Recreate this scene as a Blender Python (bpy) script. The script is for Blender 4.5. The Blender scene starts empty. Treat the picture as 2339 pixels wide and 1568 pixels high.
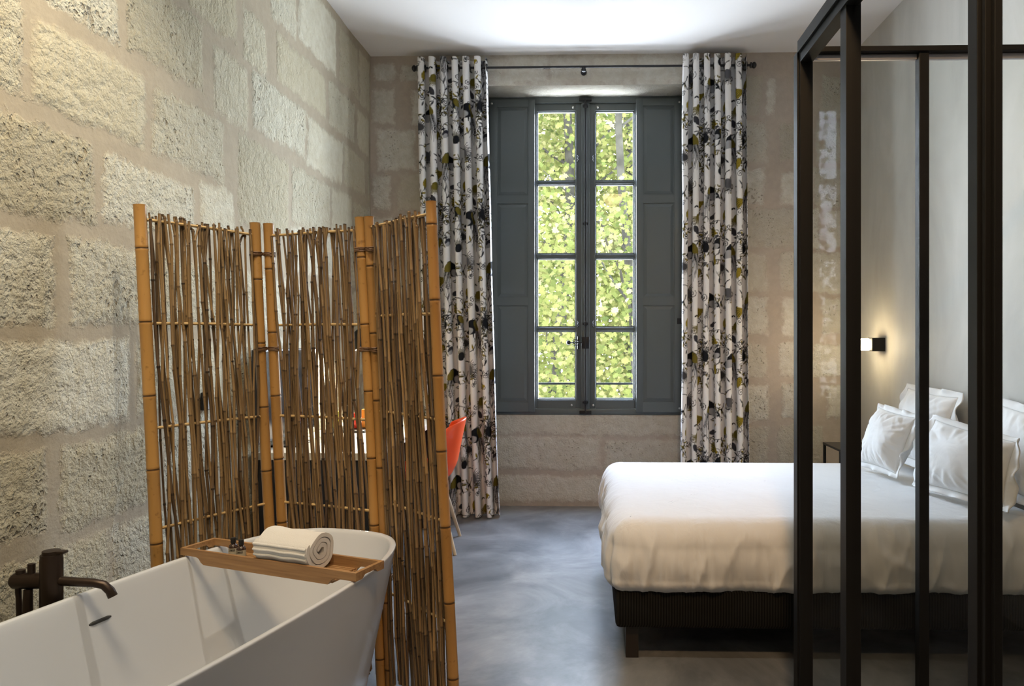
import bpy, bmesh, math, random
import numpy as np
from mathutils import Vector, Matrix
C = bpy.context.scene
COL = C.collection
PI = math.pi

# ------------------------------------------------------------------ camera, world, exposure, lights
cam_d = bpy.data.cameras.new('camera'); cam = bpy.data.objects.new('camera', cam_d); COL.objects.link(cam)
cam.location = (0, 0, 1.3); cam.rotation_euler = (PI/2, 0, math.radians(1.5))
cam_d.sensor_width = 36; cam_d.lens = 1700/2339*36
cam_d.shift_x = -(1300-1169.5)/2339; cam_d.shift_y = -(784-770)/2339
cam_d.clip_start = 0.05; cam_d.clip_end = 200
C.camera = cam
C.view_settings.view_transform = 'Standard'; C.view_settings.look = 'None'
C.view_settings.gamma = 1; C.view_settings.use_curve_mapping = False
C.view_settings.exposure = 0.58
C.cycles.use_denoising = True; C.cycles.use_adaptive_sampling = True; C.cycles.adaptive_threshold = 0.02
C.cycles.max_bounces = 8; C.cycles.diffuse_bounces = 5; C.cycles.transparent_max_bounces = 24
C.cycles.sample_clamp_indirect = 6.0; C.cycles.caustics_reflective = False; C.cycles.caustics_refractive = False

W = bpy.data.worlds.new('World'); C.world = W; W.use_nodes = True
wn = W.node_tree; wb = wn.nodes['Background']
tc = wn.nodes.new('ShaderNodeTexCoord'); sp = wn.nodes.new('ShaderNodeSeparateXYZ')
rp = wn.nodes.new('ShaderNodeValToRGB'); mr = wn.nodes.new('ShaderNodeMapRange')
wn.links.new(tc.outputs['Generated'], sp.inputs[0]); wn.links.new(sp.outputs['Z'], mr.inputs[0])
mr.inputs[1].default_value = -1; mr.inputs[2].default_value = 1
wn.links.new(mr.outputs[0], rp.inputs[0])
rp.color_ramp.elements[0].position = 0.0; rp.color_ramp.elements[0].color = (1.15, 1.25, 1.42, 1)
rp.color_ramp.elements[1].position = 1.0; rp.color_ramp.elements[1].color = (1.25, 1.6, 2.35, 1)
e = rp.color_ramp.elements.new(0.47); e.color = (1.15, 1.25, 1.35, 1)
e = rp.color_ramp.elements.new(0.55); e.color = (1.15, 1.25, 1.40, 1)
wn.links.new(rp.outputs[0], wb.inputs[0]); wb.inputs[1].default_value = 27.0

def lamp(name, kind, loc, energy, color, target=None, size=0.06, angle=None, blend=0.6):
    d = bpy.data.lights.new(name, kind); d.energy = energy; d.color = color
    o = bpy.data.objects.new(name, d); COL.objects.link(o); o.location = loc
    if kind in ('SPOT', 'POINT'): d.shadow_soft_size = size
    if kind == 'SPOT': d.spot_size = math.radians(angle); d.spot_blend = blend
    if target is not None:
        o.rotation_euler = (Vector(target)-Vector(loc)).to_track_quat('-Z', 'Y').to_euler()
    return o
WARM = (1.0, 0.72, 0.42); WARM2 = (1.0, 0.80, 0.55)
sun = lamp('sun', 'SUN', (0, -10, 20), 5.0, (1.0, 0.95, 0.82), target=(1.5, 12, 2)); sun.data.angle = 0.02
sun.location = (-6, -14, 24); sun.rotation_euler = (Vector((1.5, 12, 0))-Vector((-6, -14, 24))).to_track_quat('-Z', 'Y').to_euler()
# recessed spots in the ceiling, above and behind the frame, then a fill light
lamp('bath_downlight', 'SPOT', (-0.80, 2.07, 3.33), 78, (1.0, 0.91, 0.75), target=(-1.35, 2.1, 0.6), size=0.018, angle=105, blend=0.8)
lamp('bath_downlight_near', 'SPOT', (-1.05, 1.0, 3.30), 150, (1.0, 0.80, 0.50), target=(-1.85, 1.85, 1.7), size=0.28, angle=78, blend=0.8)
lamp('entry_downlight', 'SPOT', (0.35, 0.7, 3.32), 165, (1.0, 0.64, 0.33), target=(1.15, 3.1, 0.4), size=0.14, angle=92, blend=0.8)
lamp('entry_fill_light', 'POINT', (0.3, -1.2, 2.9), 12, (1.0, 0.92, 0.82), size=0.25)  # added unseen point light, general fill from behind the camera
por = bpy.data.lights.new('window_portal', 'AREA'); por.shape = 'RECTANGLE'; por.size = 1.1; por.size_y = 2.5
por.cycles.is_portal = True
po = bpy.data.objects.new('window_portal', por); COL.objects.link(po); po.location = (-0.025, 5.80, 1.93); po.rotation_euler = (-PI/2, 0, 0)

# ------------------------------------------------------------------ helpers
def tag(o, label=None, cat=None, group=None, kind=None):
    if label: o['label'] = label
    if cat: o['category'] = cat
    if group: o['group'] = group
    if kind: o['kind'] = kind
    return o
def empty(name, loc, label=None, cat=None, group=None, rz=0.0):
    o = bpy.data.objects.new(name, None); COL.objects.link(o); o.location = loc; o.rotation_euler = (0, 0, rz)
    o.empty_display_size = 0.1
    return tag(o, label, cat, group)
def copy_tree(o, parent=None):
    c = o.copy(); COL.objects.link(c); c.parent = parent
    for ch in [x for x in bpy.data.objects if x.parent is o]:
        copy_tree(ch, c)
    return c

class MB:
    def __init__(s): s.v = []; s.f = []; s.t = []; s.tone = 0.5
    def add(s, vs, fs):
        n = len(s.v); s.v += [tuple(p) for p in vs]; s.f += [tuple(i+n for i in f) for f in fs]; s.t += [s.tone]*len(vs)
    def box(s, x0, x1, y0, y1, z0, z1, M=None, bev=0.0):
        if bev > 0:
            bm = bmesh.new(); bmesh.ops.create_cube(bm, size=1)
            for v in bm.verts: v.co = Vector(((x0+x1)/2+v.co.x*(x1-x0), (y0+y1)/2+v.co.y*(y1-y0), (z0+z1)/2+v.co.z*(z1-z0)))
            bmesh.ops.bevel(bm, geom=list(bm.edges), offset=bev, segments=2, profile=0.5, affect='EDGES')
            bm.verts.index_update()
            vs = [v.co.copy() for v in bm.verts]; fs = [[v.index for v in f.verts] for f in bm.faces]; bm.free()
        else:
            vs = [Vector(p) for p in ((x0,y0,z0),(x1,y0,z0),(x1,y1,z0),(x0,y1,z0),(x0,y0,z1),(x1,y0,z1),(x1,y1,z1),(x0,y1,z1))]
            fs = [(0,3,2,1),(4,5,6,7),(0,1,5,4),(1,2,6,5),(2,3,7,6),(3,0,4,7)]
        if M is not None: vs = [M @ v for v in vs]
        s.add(vs, fs)
    def tube(s, pts, rad, n=10, cap=True, tones=None):
        pts = [Vector(p) for p in pts]; k = len(pts)
        if not isinstance(rad, (list, tuple)): rad = [rad]*k
        vs = []; up = None
        for i, p in enumerate(pts):
            d = (pts[min(i+1, k-1)]-pts[max(i-1, 0)])
            if d.length < 1e-9: d = Vector((0, 0, 1))
            d.normalize()
            if up is None: up = Vector((1, 0, 0)) if abs(d.x) < 0.9 else Vector((0, 1, 0))
            a = (up - d*up.dot(d)); a.normalize(); b = d.cross(a); up = a
            for j in range(n):
                w = 2*PI*j/n
                vs.append(p + (a*math.cos(w)+b*math.sin(w))*rad[i])
        fs = [(i*n+j, i*n+(j+1) % n, (i+1)*n+(j+1) % n, (i+1)*n+j) for i in range(k-1) for j in range(n)]
        if cap: fs += [tuple(reversed(range(n))), tuple((k-1)*n+j for j in range(n))]
        s.add(vs, fs)
        if tones: s.t[-len(vs):] = [q for q in tones for _ in range(n)]
    def lathe(s, prof, M=None, n=24):
        k = len(prof); vs = []
        for r, z in prof:
            for j in range(n):
                w = 2*PI*j/n; vs.append(Vector((r*math.cos(w), r*math.sin(w), z)))
        if M is not None: vs = [M @ v for v in vs]
        fs = [(i*n+j, i*n+(j+1) % n, (i+1)*n+(j+1) % n, (i+1)*n+j) for i in range(k-1) for j in range(n)]
        if prof[0][0] > 1e-6: fs.append(tuple(reversed(range(n))))
        if prof[-1][0] > 1e-6: fs.append(tuple((k-1)*n+j for j in range(n)))
        s.add(vs, fs)
    def torus(s, c, R, r, axis='Z', n=20, m=8):
        A = {'Z': (0,1,2), 'X': (1,2,0), 'Y': (2,0,1)}[axis]; vs = []
        for i in range(n):
            w = 2*PI*i/n
            for j in range(m):
                q = 2*PI*j/m; p = [0,0,0]
                p[A[0]] = (R+r*math.cos(q))*math.cos(w); p[A[1]] = (R+r*math.cos(q))*math.sin(w); p[A[2]] = r*math.sin(q)
                vs.append(Vector(p)+Vector(c))
        s.add(vs, [(i*m+j, ((i+1) % n)*m+j, ((i+1) % n)*m+(j+1) % m, i*m+(j+1) % m) for i in range(n) for j in range(m)])
    def prism(s, poly, d0, d1, f):
        """poly: list of 2D; f(a,b,d)->Vector"""
        n = len(poly); vs = [f(a, b, d0) for a, b in poly]+[f(a, b, d1) for a, b in poly]
        s.add(vs, [tuple(range(n)), tuple(reversed(range(n, 2*n)))]+[(i, (i+1) % n+0, (i+1) % n+n, i+n)[::-1] for i in range(n)])
    def build(s, name, mat, parent=None, smooth=False, sub=0, attr=False, loc=None):
        me = bpy.data.meshes.new(name); me.from_pydata([tuple(p) for p in s.v], [], s.f)
        bm = bmesh.new(); bm.from_mesh(me); bmesh.ops.recalc_face_normals(bm, faces=list(bm.faces)); bm.to_mesh(me); bm.free()
        if attr:
            a = me.attributes.new('tone', 'FLOAT', 'POINT'); a.data.foreach_set('value', s.t)
        o = bpy.data.objects.new(name, me); COL.objects.link(o)
        if mat: me.materials.append(mat)
        if smooth: smooth_by_angle(me, 40 if smooth is True else smooth)
        if sub:
            m = o.modifiers.new('sub', 'SUBSURF'); m.levels = sub; m.render_levels = sub
        if parent: o.parent = parent
        if loc: o.location = loc
        return o
def smooth_by_angle(me, deg):
    bm = bmesh.new(); bm.from_mesh(me); lim = math.radians(deg)
    for f in bm.faces: f.smooth = True
    for ed in bm.edges:
        if len(ed.link_faces) == 2 and ed.calc_face_angle(0) > lim: ed.smooth = False
    bm.to_mesh(me); bm.free()

def grid_object(name, P, mat, attrs=None, parent=None, cols=None, closed_u=False, smooth=True):
    """P: array (n,m,3). attrs: {name:(n,m)}; cols: (n,m,3) colour attribute"""
    n, m = P.shape[:2]; idx = np.arange(n*m).reshape(n, m)
    a = idx[:-1, :-1].ravel(); b = idx[1:, :-1].ravel(); c = idx[1:, 1:].ravel(); d = idx[:-1, 1:].ravel()
    F = np.stack([a, b, c, d], 1)
    if closed_u:
        F = np.concatenate([F, np.stack([idx[-1, :-1], idx[0, :-1], idx[0, 1:], idx[-1, 1:]], 1)])
    me = bpy.data.meshes.new(name)
    me.vertices.add(n*m); me.vertices.foreach_set('co', np.ascontiguousarray(P, dtype=np.float32).ravel())
    me.loops.add(F.size); me.loops.foreach_set('vertex_index', F.astype(np.int32).ravel())
    me.polygons.add(len(F)); me.polygons.foreach_set('loop_start', np.arange(0, F.size, 4, dtype=np.int32))
    me.polygons.foreach_set('loop_total', np.full(len(F), 4, dtype=np.int32))
    me.update(calc_edges=True); me.validate()
    if smooth: me.polygons.foreach_set('use_smooth', np.ones(len(F), dtype=bool))
    for k, A in (attrs or {}).items():
        at = me.attributes.new(k, 'FLOAT', 'POINT'); at.data.foreach_set('value', np.ascontiguousarray(A, dtype=np.float32).ravel())
    if cols is not None:
        at = me.attributes.new('print', 'FLOAT_COLOR', 'POINT')
        at.data.foreach_set('color', np.concatenate([cols, np.ones((n, m, 1))], 2).astype(np.float32).ravel())
    o = bpy.data.objects.new(name, me); COL.objects.link(o)
    if mat: me.materials.append(mat)
    if parent: o.parent = parent
    return o

def vnoise(x, y, seed=0):
    """smooth value noise, arrays"""
    rs = np.random.RandomState(seed); T = rs.rand(256, 256)
    xi = np.floor(x).astype(int); yi = np.floor(y).astype(int); fx = x-xi; fy = y-yi
    fx = fx*fx*(3-2*fx); fy = fy*fy*(3-2*fy)
    g = lambda i, j: T[i % 256, j % 256]
    return (g(xi, yi)*(1-fx)+g(xi+1, yi)*fx)*(1-fy)+(g(xi, yi+1)*(1-fx)+g(xi+1, yi+1)*fx)*fy

# ------------------------------------------------------------------ materials
class NT:
    def __init__(s, name):
        s.m = bpy.data.materials.new(name); s.m.use_nodes = True; s.t = s.m.node_tree; s.n = s.t.nodes; s.l = s.t.links
        s.b = s.n['Principled BSDF']; s.out = s.n['Material Output']
    def node(s, ty, **kw):
        x = s.n.new('ShaderNode'+ty)
        for k, v in kw.items():
            if k.startswith('i_'):
                key = k[2:]; x.inputs[int(key) if key.isdigit() else key].default_value = v
            else: setattr(x, k, v)
        return x
    def link(s, a, b): s.l.new(a, b)
    def coord(s, kind='Object'):
        return s.node('TexCoord').outputs[kind]
    def noise(s, scale, detail=3, rough=0.5, vec=None, dist=0.0):
        x = s.node('TexNoise', i_Scale=scale, i_Detail=detail, i_Roughness=rough, i_Distortion=dist)
        if vec is not None: s.link(vec, x.inputs['Vector'])
        return x.outputs['Fac']
    def ramp(s, fac, *st):
        r = s.node('ValToRGB'); el = r.color_ramp.elements
        while len(el) < len(st): el.new(0.5)
        for x, (p, c) in zip(el, st): x.position = p; x.color = (*c, 1) if len(c) == 3 else c
        s.link(fac, r.inputs[0]); return r.outputs[0]
    def math(s, op, a, b=None, clamp=False):
        x = s.node('Math', operation=op, use_clamp=clamp)
        for i, q in enumerate((a, b)):
            if q is None: continue
            if isinstance(q, (int, float)): x.inputs[i].default_value = q
            else: s.link(q, x.inputs[i])
        return x.outputs[0]
    def mix(s, f, a, b, blend='MIX'):
        x = s.node('Mix', data_type='RGBA', blend_type=blend)
        for i, q in ((0, f), (6, a), (7, b)):
            if isinstance(q, (int, float)): x.inputs[i].default_value = q
            elif isinstance(q, tuple): x.inputs[i].default_value = (*q, 1)
            else: s.link(q, x.inputs[i])
        return x.outputs[2]
    def range(s, v, a, b, c=0.0, d=1.0):
        x = s.node('MapRange'); s.link(v, x.inputs[0])
        for i, q in enumerate((a, b, c, d)): x.inputs[i+1].default_value = q
        return x.outputs[0]
    def bump(s, h, strength=0.3, dist=0.01, prev=None):
        x = s.node('Bump', i_Strength=strength, i_Distance=dist); s.link(h, x.inputs['Height'])
        if prev is not None: s.link(prev, x.inputs['Normal'])
        return x.outputs[0]
    def attr(s, name, out='Fac'):
        return s.node('Attribute', attribute_name=name).outputs[out]
    def mapping(s, scale, vec=None):
        x = s.node('Mapping'); x.inputs['Scale'].default_value = scale
        s.link(vec if vec is not None else s.coord(), x.inputs[0]); return x.outputs[0]
def simple(name, col, rough=0.5, metal=0.0, spec=0.5, nscale=0, namt=0.0, bump=0.0, bscale=80, coat=0.0, sheen=0.0):
    q = NT(name); q.b.inputs['Roughness'].default_value = rough; q.b.inputs['Metallic'].default_value = metal
    q.b.inputs['Specular IOR Level'].default_value = spec; q.b.inputs['Coat Weight'].default_value = coat
    if sheen: q.b.inputs['Sheen Weight'].default_value = sheen; q.b.inputs['Sheen Roughness'].default_value = 0.5
    if namt:
        n = q.noise(nscale, 4, vec=q.coord()); lo = tuple(c*(1-namt) for c in col); hi = tuple(min(1, c*(1+namt)) for c in col)
        q.link(q.ramp(n, (0.3, lo), (0.7, hi)), q.b.inputs['Base Color'])
    else: q.b.inputs['Base Color'].default_value = (*col, 1)
    if bump:
        q.link(q.bump(q.noise(bscale, 3, vec=q.coord()), bump, 0.002), q.b.inputs['Normal'])
    return q.m
def stone_mat(name, mortar, s1, s2, s3, strength=1.0):
    q = NT(name); co = q.coord()
    n_fine = q.noise(75, 5, 0.6, co); n_mid = q.noise(22, 4, 0.6, co); n_big = q.noise(2.2, 3, 0.5, co)
    n_edge = q.noise(17, 6, 0.68, co); n_co = q.noise(9, 3, 0.55, co, 0.6)
    sd = q.attr('sd'); tone = q.attr('tone'); pit = q.attr('pit')
    sdn = q.math('ADD', sd, q.math('MULTIPLY', q.math('SUBTRACT', n_edge, 0.5), 0.10))
    mask = q.range(sdn, -0.008, 0.016)
    base = q.ramp(tone, (0.0, s1), (0.5, s2), (1.0, s3))
    base = q.mix(q.range(n_mid, 0.25, 0.75, 0.0, 0.55), base, (s1[0]*0.85, s1[1]*0.8, s1[2]*0.7))
    # pores: dirt, plus shade in the holes painted as darker colour
    v = q.node('TexVoronoi', i_Scale=42.0); v.feature = 'F1'
    wv = q.node('Mix', data_type='VECTOR'); wv.inputs[0].default_value = 0.06
    nc = q.node('TexNoise', i_Scale=18.0, i_Detail=3.0); q.link(co, nc.inputs['Vector'])
    q.link(co, wv.inputs[4]); q.link(nc.outputs['Color'], wv.inputs[5]); q.link(wv.outputs[1], v.inputs['Vector'])
    thr = q.math('MULTIPLY', pit, q.range(q.noise(5, 3, 0.5, co), 0.35, 0.75))
    hole = q.math('MULTIPLY', q.range(q.math('SUBTRACT', q.math('MULTIPLY', thr, 0.55), v.outputs['Distance']), -0.02, 0.12), mask)
    base = q.mix(q.math('MULTIPLY', hole, 0.45), base, (0.16, 0.11, 0.06))
    mort = q.mix(q.range(n_big, 0.3, 0.7), mortar, tuple(c*0.86 for c in mortar))
    mort = q.mix(q.range(n_mid, 0.4, 0.8, 0, 0.35), mort, tuple(min(1, c*1.25) for c in mortar))
    col = q.mix(mask, mort, base)
    q.link(col, q.b.inputs['Base Color']); q.b.inputs['Roughness'].default_value = 0.92
    q.b.inputs['Specular IOR Level'].default_value = 0.15
    rough_h = q.math('MULTIPLY', q.math('ADD', q.math('MULTIPLY', q.math('SUBTRACT', n_fine, 0.5), 0.55), q.math('ADD', q.math('MULTIPLY', q.math('SUBTRACT', n_mid, 0.5), 0.95), q.math('MULTIPLY', q.math('SUBTRACT', n_co, 0.5), 0.7))), q.math('ADD', q.math('MULTIPLY', mask, q.math('ADD', pit, 0.35)), 0.12))
    h = q.math('ADD', rough_h, q.math('MULTIPLY', mask, 0.10))
    h = q.math('SUBTRACT', h, q.math('MULTIPLY', hole, 0.55))
    q.link(q.bump(h, strength, 0.022), q.b.inputs['Normal'])
    return q.m
M = {}
M['stone'] = stone_mat('limestone_blocks', (0.40, 0.345, 0.26), (0.48, 0.44, 0.33), (0.58, 0.55, 0.44), (0.69, 0.67, 0.565))
M['stone_back'] = stone_mat('limestone_blocks_back', (0.45, 0.39, 0.335), (0.47, 0.44, 0.375), (0.60, 0.58, 0.525), (0.72, 0.71, 0.665), 0.8)
M['ceiling'] = simple('ceiling_paint', (0.80, 0.79, 0.80), 0.7, bump=0.05, bscale=30)
def plaster():
    q = NT('grey_plaster'); co = q.mapping((1, 1, 0.45)); n = q.noise(2.3, 6, 0.6, co, 0.6)
    q.link(q.ramp(n, (0.3, (0.42, 0.41, 0.38)), (0.55, (0.51, 0.50, 0.465)), (0.75, (0.59, 0.58, 0.55))), q.b.inputs['Base Color'])
    q.b.inputs['Roughness'].default_value = 0.7
    q.link(q.bump(q.noise(14, 5, 0.6, q.coord()), 0.12, 0.01), q.b.inputs['Normal']); return q.m
M['plaster'] = plaster()
def floor_mat():
    q = NT('polished_concrete'); co = q.coord(); n = q.noise(1.7, 8, 0.66, co, 0.8); n2 = q.noise(9, 6, 0.65, co, 0.25)
    c = q.ramp(n, (0.38, (0.075, 0.078, 0.082)), (0.5, (0.155, 0.157, 0.16)), (0.64, (0.27, 0.27, 0.268)))
    c = q.mix(q.range(n2, 0.3, 0.7, 0, 0.45), c, (0.15, 0.155, 0.16))
    q.link(c, q.b.inputs['Base Color']); q.b.inputs['Roughness'].default_value = 0.34
    q.link(q.bump(n2, 0.02, 0.01), q.b.inputs['Normal']); q.b.inputs['Specular IOR Level'].default_value = 0.45; return q.m
M['floor'] = floor_mat()
M['grey_paint'] = simple('grey_green_paint', (0.085, 0.100, 0.102), 0.42, bump=0.04, bscale=60)
M['black_iron'] = simple('black_iron', (0.018, 0.018, 0.020), 0.4, 0.6)
M['steel'] = simple('screw_steel', (0.6, 0.6, 0.58), 0.3, 1.0)
M['black_frame'] = simple('black_powder_coat', (0.009, 0.009, 0.009), 0.5, spec=0.18)
M['track'] = simple('anodised_track', (0.42, 0.42, 0.46), 0.35, 0.8)
M['rod'] = simple('curtain_rod_black', (0.02, 0.02, 0.022), 0.4, 0.4)
def glass(name, tint, ior=1.45, refl=1.0):
    q = NT(name); q.n.remove(q.b); t = q.node('BsdfTransparent'); t.inputs[0].default_value = (*tint, 1)
    g = q.node('BsdfGlossy'); g.inputs['Roughness'].default_value = 0.0
    f = q.node('Fresnel', i_IOR=ior); mx = q.node('MixShader')
    q.link(q.math('MULTIPLY', f.outputs[0], refl), mx.inputs[0]); q.link(t.outputs[0], mx.inputs[1]); q.link(g.outputs[0], mx.inputs[2])
    q.link(mx.outputs[0], q.out.inputs[0]); return q.m
M['window_glass'] = glass('window_glass', (0.97, 0.98, 0.97), 1.3, 0.5)
M['shower_glass'] = glass('shower_glass', (0.94, 0.95, 0.94), 1.45, 0.5)
M['door_glass'] = glass('anti_reflective_glass', (0.97, 0.97, 0.97), 1.12, 0.004)
M['tub'] = simple('white_composite', (0.56, 0.585, 0.63), 0.22, coat=0.0)
M['bronze'] = simple('dark_bronze', (0.045, 0.030, 0.022), 0.38, 0.7)
M['cap'] = simple('black_cap', (0.012, 0.012, 0.012), 0.45)
M['amber'] = simple('amber_bottle', (0.030, 0.014, 0.008), 0.12, coat=0.5)
M['label_dark'] = simple('label_black', (0.02, 0.02, 0.018), 0.6)
M['label'] = simple('label_cream', (0.42, 0.40, 0.32), 0.6)
def wood(name, c1, c2, scale=(3, 60, 60), rough=0.45):
    q = NT(name); co = q.mapping(scale); n = q.noise(1.0, 5, 0.6, co)
    q.link(q.ramp(n, (0.3, c1), (0.7, c2)), q.b.inputs['Base Color']); q.b.inputs['Roughness'].default_value = rough
    q.link(q.bump(n, 0.08, 0.003), q.b.inputs['Normal']); return q.m
M['tray'] = wood('bamboo_board', (0.24, 0.125, 0.05), (0.40, 0.23, 0.10), (5, 90, 90))
M['leg_wood'] = wood('beech_leg', (0.50, 0.38, 0.25), (0.62, 0.50, 0.35), (60, 60, 5))
M['desk_top'] = simple('desk_cream', (0.72, 0.66, 0.54), 0.35, nscale=6, namt=0.05)
M['desk_dark'] = simple('desk_dark', (0.02, 0.02, 0.022), 0.5)
def cane(name, lo, hi, rough=0.4):
    q = NT(name); co = q.mapping((60, 60, 4)); n = q.noise(1.0, 4, 0.6, co); t = q.attr('tone')
    c = q.ramp(q.math('ADD', q.math('MULTIPLY', t, 0.75), q.math('MULTIPLY', n, 0.3)), (0.0, (lo[0]*.3, lo[1]*.3, lo[2]*.3)), (0.14, lo), (0.95, hi))
    sp_ = q.noise(38, 3, 0.6, q.coord())
    c = q.mix(q.range(sp_, 0.62, 0.75, 0, 0.6), c, (lo[0]*0.5, lo[1]*0.45, lo[2]*0.4))
    q.link(c, q.b.inputs['Base Color']); q.b.inputs['Roughness'].default_value = rough; return q.m
M['post'] = cane('golden_bamboo', (0.27, 0.130, 0.035), (0.46, 0.25, 0.075), 0.35)
M['stick'] = cane('bamboo_sticks', (0.080, 0.048, 0.025), (0.34, 0.215, 0.095), 0.38)
M['bar'] = cane('bamboo_crossbars', (0.42, 0.27, 0.11), (0.62, 0.43, 0.20), 0.4)
M['lash'] = simple('rattan_lashing', (0.14, 0.07, 0.03), 0.6)
def towel_mat():
    q = NT('white_terry'); q.b.inputs['Base Color'].default_value = (0.78, 0.77, 0.76, 1); q.b.inputs['Roughness'].default_value = 0.95
    q.b.inputs['Sheen Weight'].default_value = 0.4
    q.link(q.bump(q.noise(420, 3, 0.7, q.coord()), 0.8, 0.004), q.b.inputs['Normal']); return q.m
M['towel'] = towel_mat()
def cloth_mat(name, col, bs=0.12, scale=7, vz=1.0):
    q = NT(name); q.b.inputs['Base Color'].default_value = (*col, 1); q.b.inputs['Roughness'].default_value = 0.85
    q.b.inputs['Sheen Weight'].default_value = 0.15
    q.link(q.bump(q.noise(scale, 4, 0.55, q.mapping((1, 1, vz)), 0.8), bs, 0.03), q.b.inputs['Normal']); return q.m
M['sheet'] = cloth_mat('white_sheet', (0.74, 0.735, 0.725), 0.22, 13, 0.2)
M['pillow'] = cloth_mat('white_pillowcase', (0.80, 0.80, 0.80), 0.12, 9)
def base_mat():
    q = NT('ribbed_dark_fabric'); w = q.node('TexWave', i_Scale=58.0, i_Distortion=0.1); w.bands_direction = 'DIAGONAL'
    q.link(q.mapping((1, 1, 0.0)), w.inputs[0])
    q.link(q.ramp(w.outputs['Fac'], (0.1, (0.006, 0.006, 0.0055)), (0.9, (0.018, 0.017, 0.0155))), q.b.inputs['Base Color'])
    q.b.inputs['Roughness'].default_value = 0.9; q.b.inputs['Specular IOR Level'].default_value = 0.1; q.link(q.bump(w.outputs['Fac'], 0.4, 0.003), q.b.inputs['Normal']); return q.m
M['bedbase'] = base_mat()
M['bedleg'] = simple('dark_wood', (0.020, 0.014, 0.010), 0.5)
M['orange'] = simple('orange_shell', (0.86, 0.09, 0.015), 0.32)
M['screen_glass'] = simple('tv_screen', (0.012, 0.012, 0.014), 0.12)
M['plastic'] = simple('black_plastic', (0.015, 0.015, 0.017), 0.4)
def emit(name, col, s):
    q = NT(name); q.b.inputs['Base Color'].default_value = (*col, 1); q.b.inputs['Emission Color'].default_value = (*col, 1)
    q.b.inputs['Emission Strength'].default_value = s; return q.m
M['bulb'] = emit('warm_bulb', (1.0, 0.80, 0.50), 40)
M['bark'] = simple('plane_bark', (0.011, 0.010, 0.0075), 0.9, spec=0.0, nscale=5, namt=0.35, bump=0.3, bscale=20)
def leaf_mat():
    q = NT('plane_leaf'); n = q.attr('tone')
    c = q.ramp(n, (0.0, (0.017, 0.021, 0.006)), (0.4, (0.030, 0.032, 0.0085)), (0.75, (0.046, 0.043, 0.014)), (1.0, (0.066, 0.057, 0.027)))
    q.n.remove(q.b); d = q.node('BsdfDiffuse'); t = q.node('BsdfTranslucent'); mx = q.node('MixShader', i_0=0.4)
    q.link(c, d.inputs[0]); q.link(c, t.inputs[0]); q.link(d.outputs[0], mx.inputs[1]); q.link(t.outputs[0], mx.inputs[2])
    q.link(mx.outputs[0], q.out.inputs[0]); return q.m
M['leaf'] = leaf_mat()
def print_mat():
    q = NT('printed_cotton'); q.link(q.attr('print', 'Color'), q.b.inputs['Base Color']); q.b.inputs['Roughness'].default_value = 0.8
    q.b.inputs['Specular IOR Level'].default_value = 0.12
    return q.m
M['print'] = print_mat()

# ------------------------------------------------------------------ room shell
XL, XR, YB, YF, H = -1.61, 1.93, 5.45, -2.6, 3.37
NX0, NX1, NZ1, YN = -0.80, 0.74, 3.145, 5.71      # window niche
mb = MB(); mb.box(XL-0.3, XR+0.3, YF-0.2, YN+0.2, -0.12, 0.0)
tag(mb.build('floor', M['floor']), kind='structure')
mb = MB(); mb.box(XL-0.3, XR+0.3, YF-0.2, YB+0.55, H, H+0.2)
tag(mb.build('ceiling', M['ceiling']), kind='structure')
mb = MB(); mb.box(XR, XR+0.2, YF-0.2, YB+0.02, 0, H)
tag(mb.build('wall_right', M['plaster']), kind='structure')
mb = MB(); mb.box(XL-0.2, XR+0.2, YF-0.2, YF, 0, H)
tag(mb.build('wall_front', M['plaster']), kind='structure')

LB = [(2.11,2.65,1.985,2.24),(2.70,3.24,1.975,2.235),(1.55,2.07,1.98,2.26),(1.75,2.39,1.655,1.92),(2.43,2.99,1.69,1.91),(3.04,3.33,1.74,1.95),
 (2.16,2.50,2.30,2.56),(2.55,3.06,2.31,2.60),(2.95,3.36,2.63,2.90),(3.15,3.47,2.27,2.56),(3.52,4.19,2.31,2.585),(3.43,3.69,2.60,2.85),
 (3.81,4.50,2.64,2.88),(3.74,4.05,2.93,3.20),(3.38,3.96,1.82,2.24),(4.00,4.59,1.93,2.24),(1.70,2.19,1.34,1.60),(2.27,2.70,1.34,1.61),
 (1.75,2.56,1.015,1.285),(1.80,2.17,0.73,0.97),(2.23,2.75,0.70,0.97),(1.6,2.46,0.38,0.66),(1.55,2.11,2.30,2.56),(2.2,2.9,2.66,2.95)]
rng = random.Random(4)
def fill_rows(blocks, rows, ymin, ymax, wr=(0.3, 0.65), gap=0.04):
    out = list(blocks)
    for z0, z1 in rows:
        y = ymin + rng.uniform(-0.3, 0)
        while y < ymax:
            w = rng.uniform(*wr); r = (y, min(y+w, ymax), z0+rng.uniform(-.01, .012), z1+rng.uniform(-.012, .01))
            if not any(r[0] < b[1]+0.02 and r[1] > b[0]-0.02 and r[2] < b[3]-0.02 and r[3] > b[2]+0.02 for b in blocks): out.append(r)
            elif w > 0.2:
                y += 0.06; continue
            y += w+rng.uniform(gap*0.5, gap*1.8)
    return out
rows = [(0.02,0.33),(0.38,0.66),(0.71,0.97),(1.02,1.285),(1.34,1.60),(1.66,1.91),(1.98,2.24),(2.30,2.57),(2.63,2.89),(2.95,3.31)]
LB = fill_rows(LB, rows, 0.6, 5.42)
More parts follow.
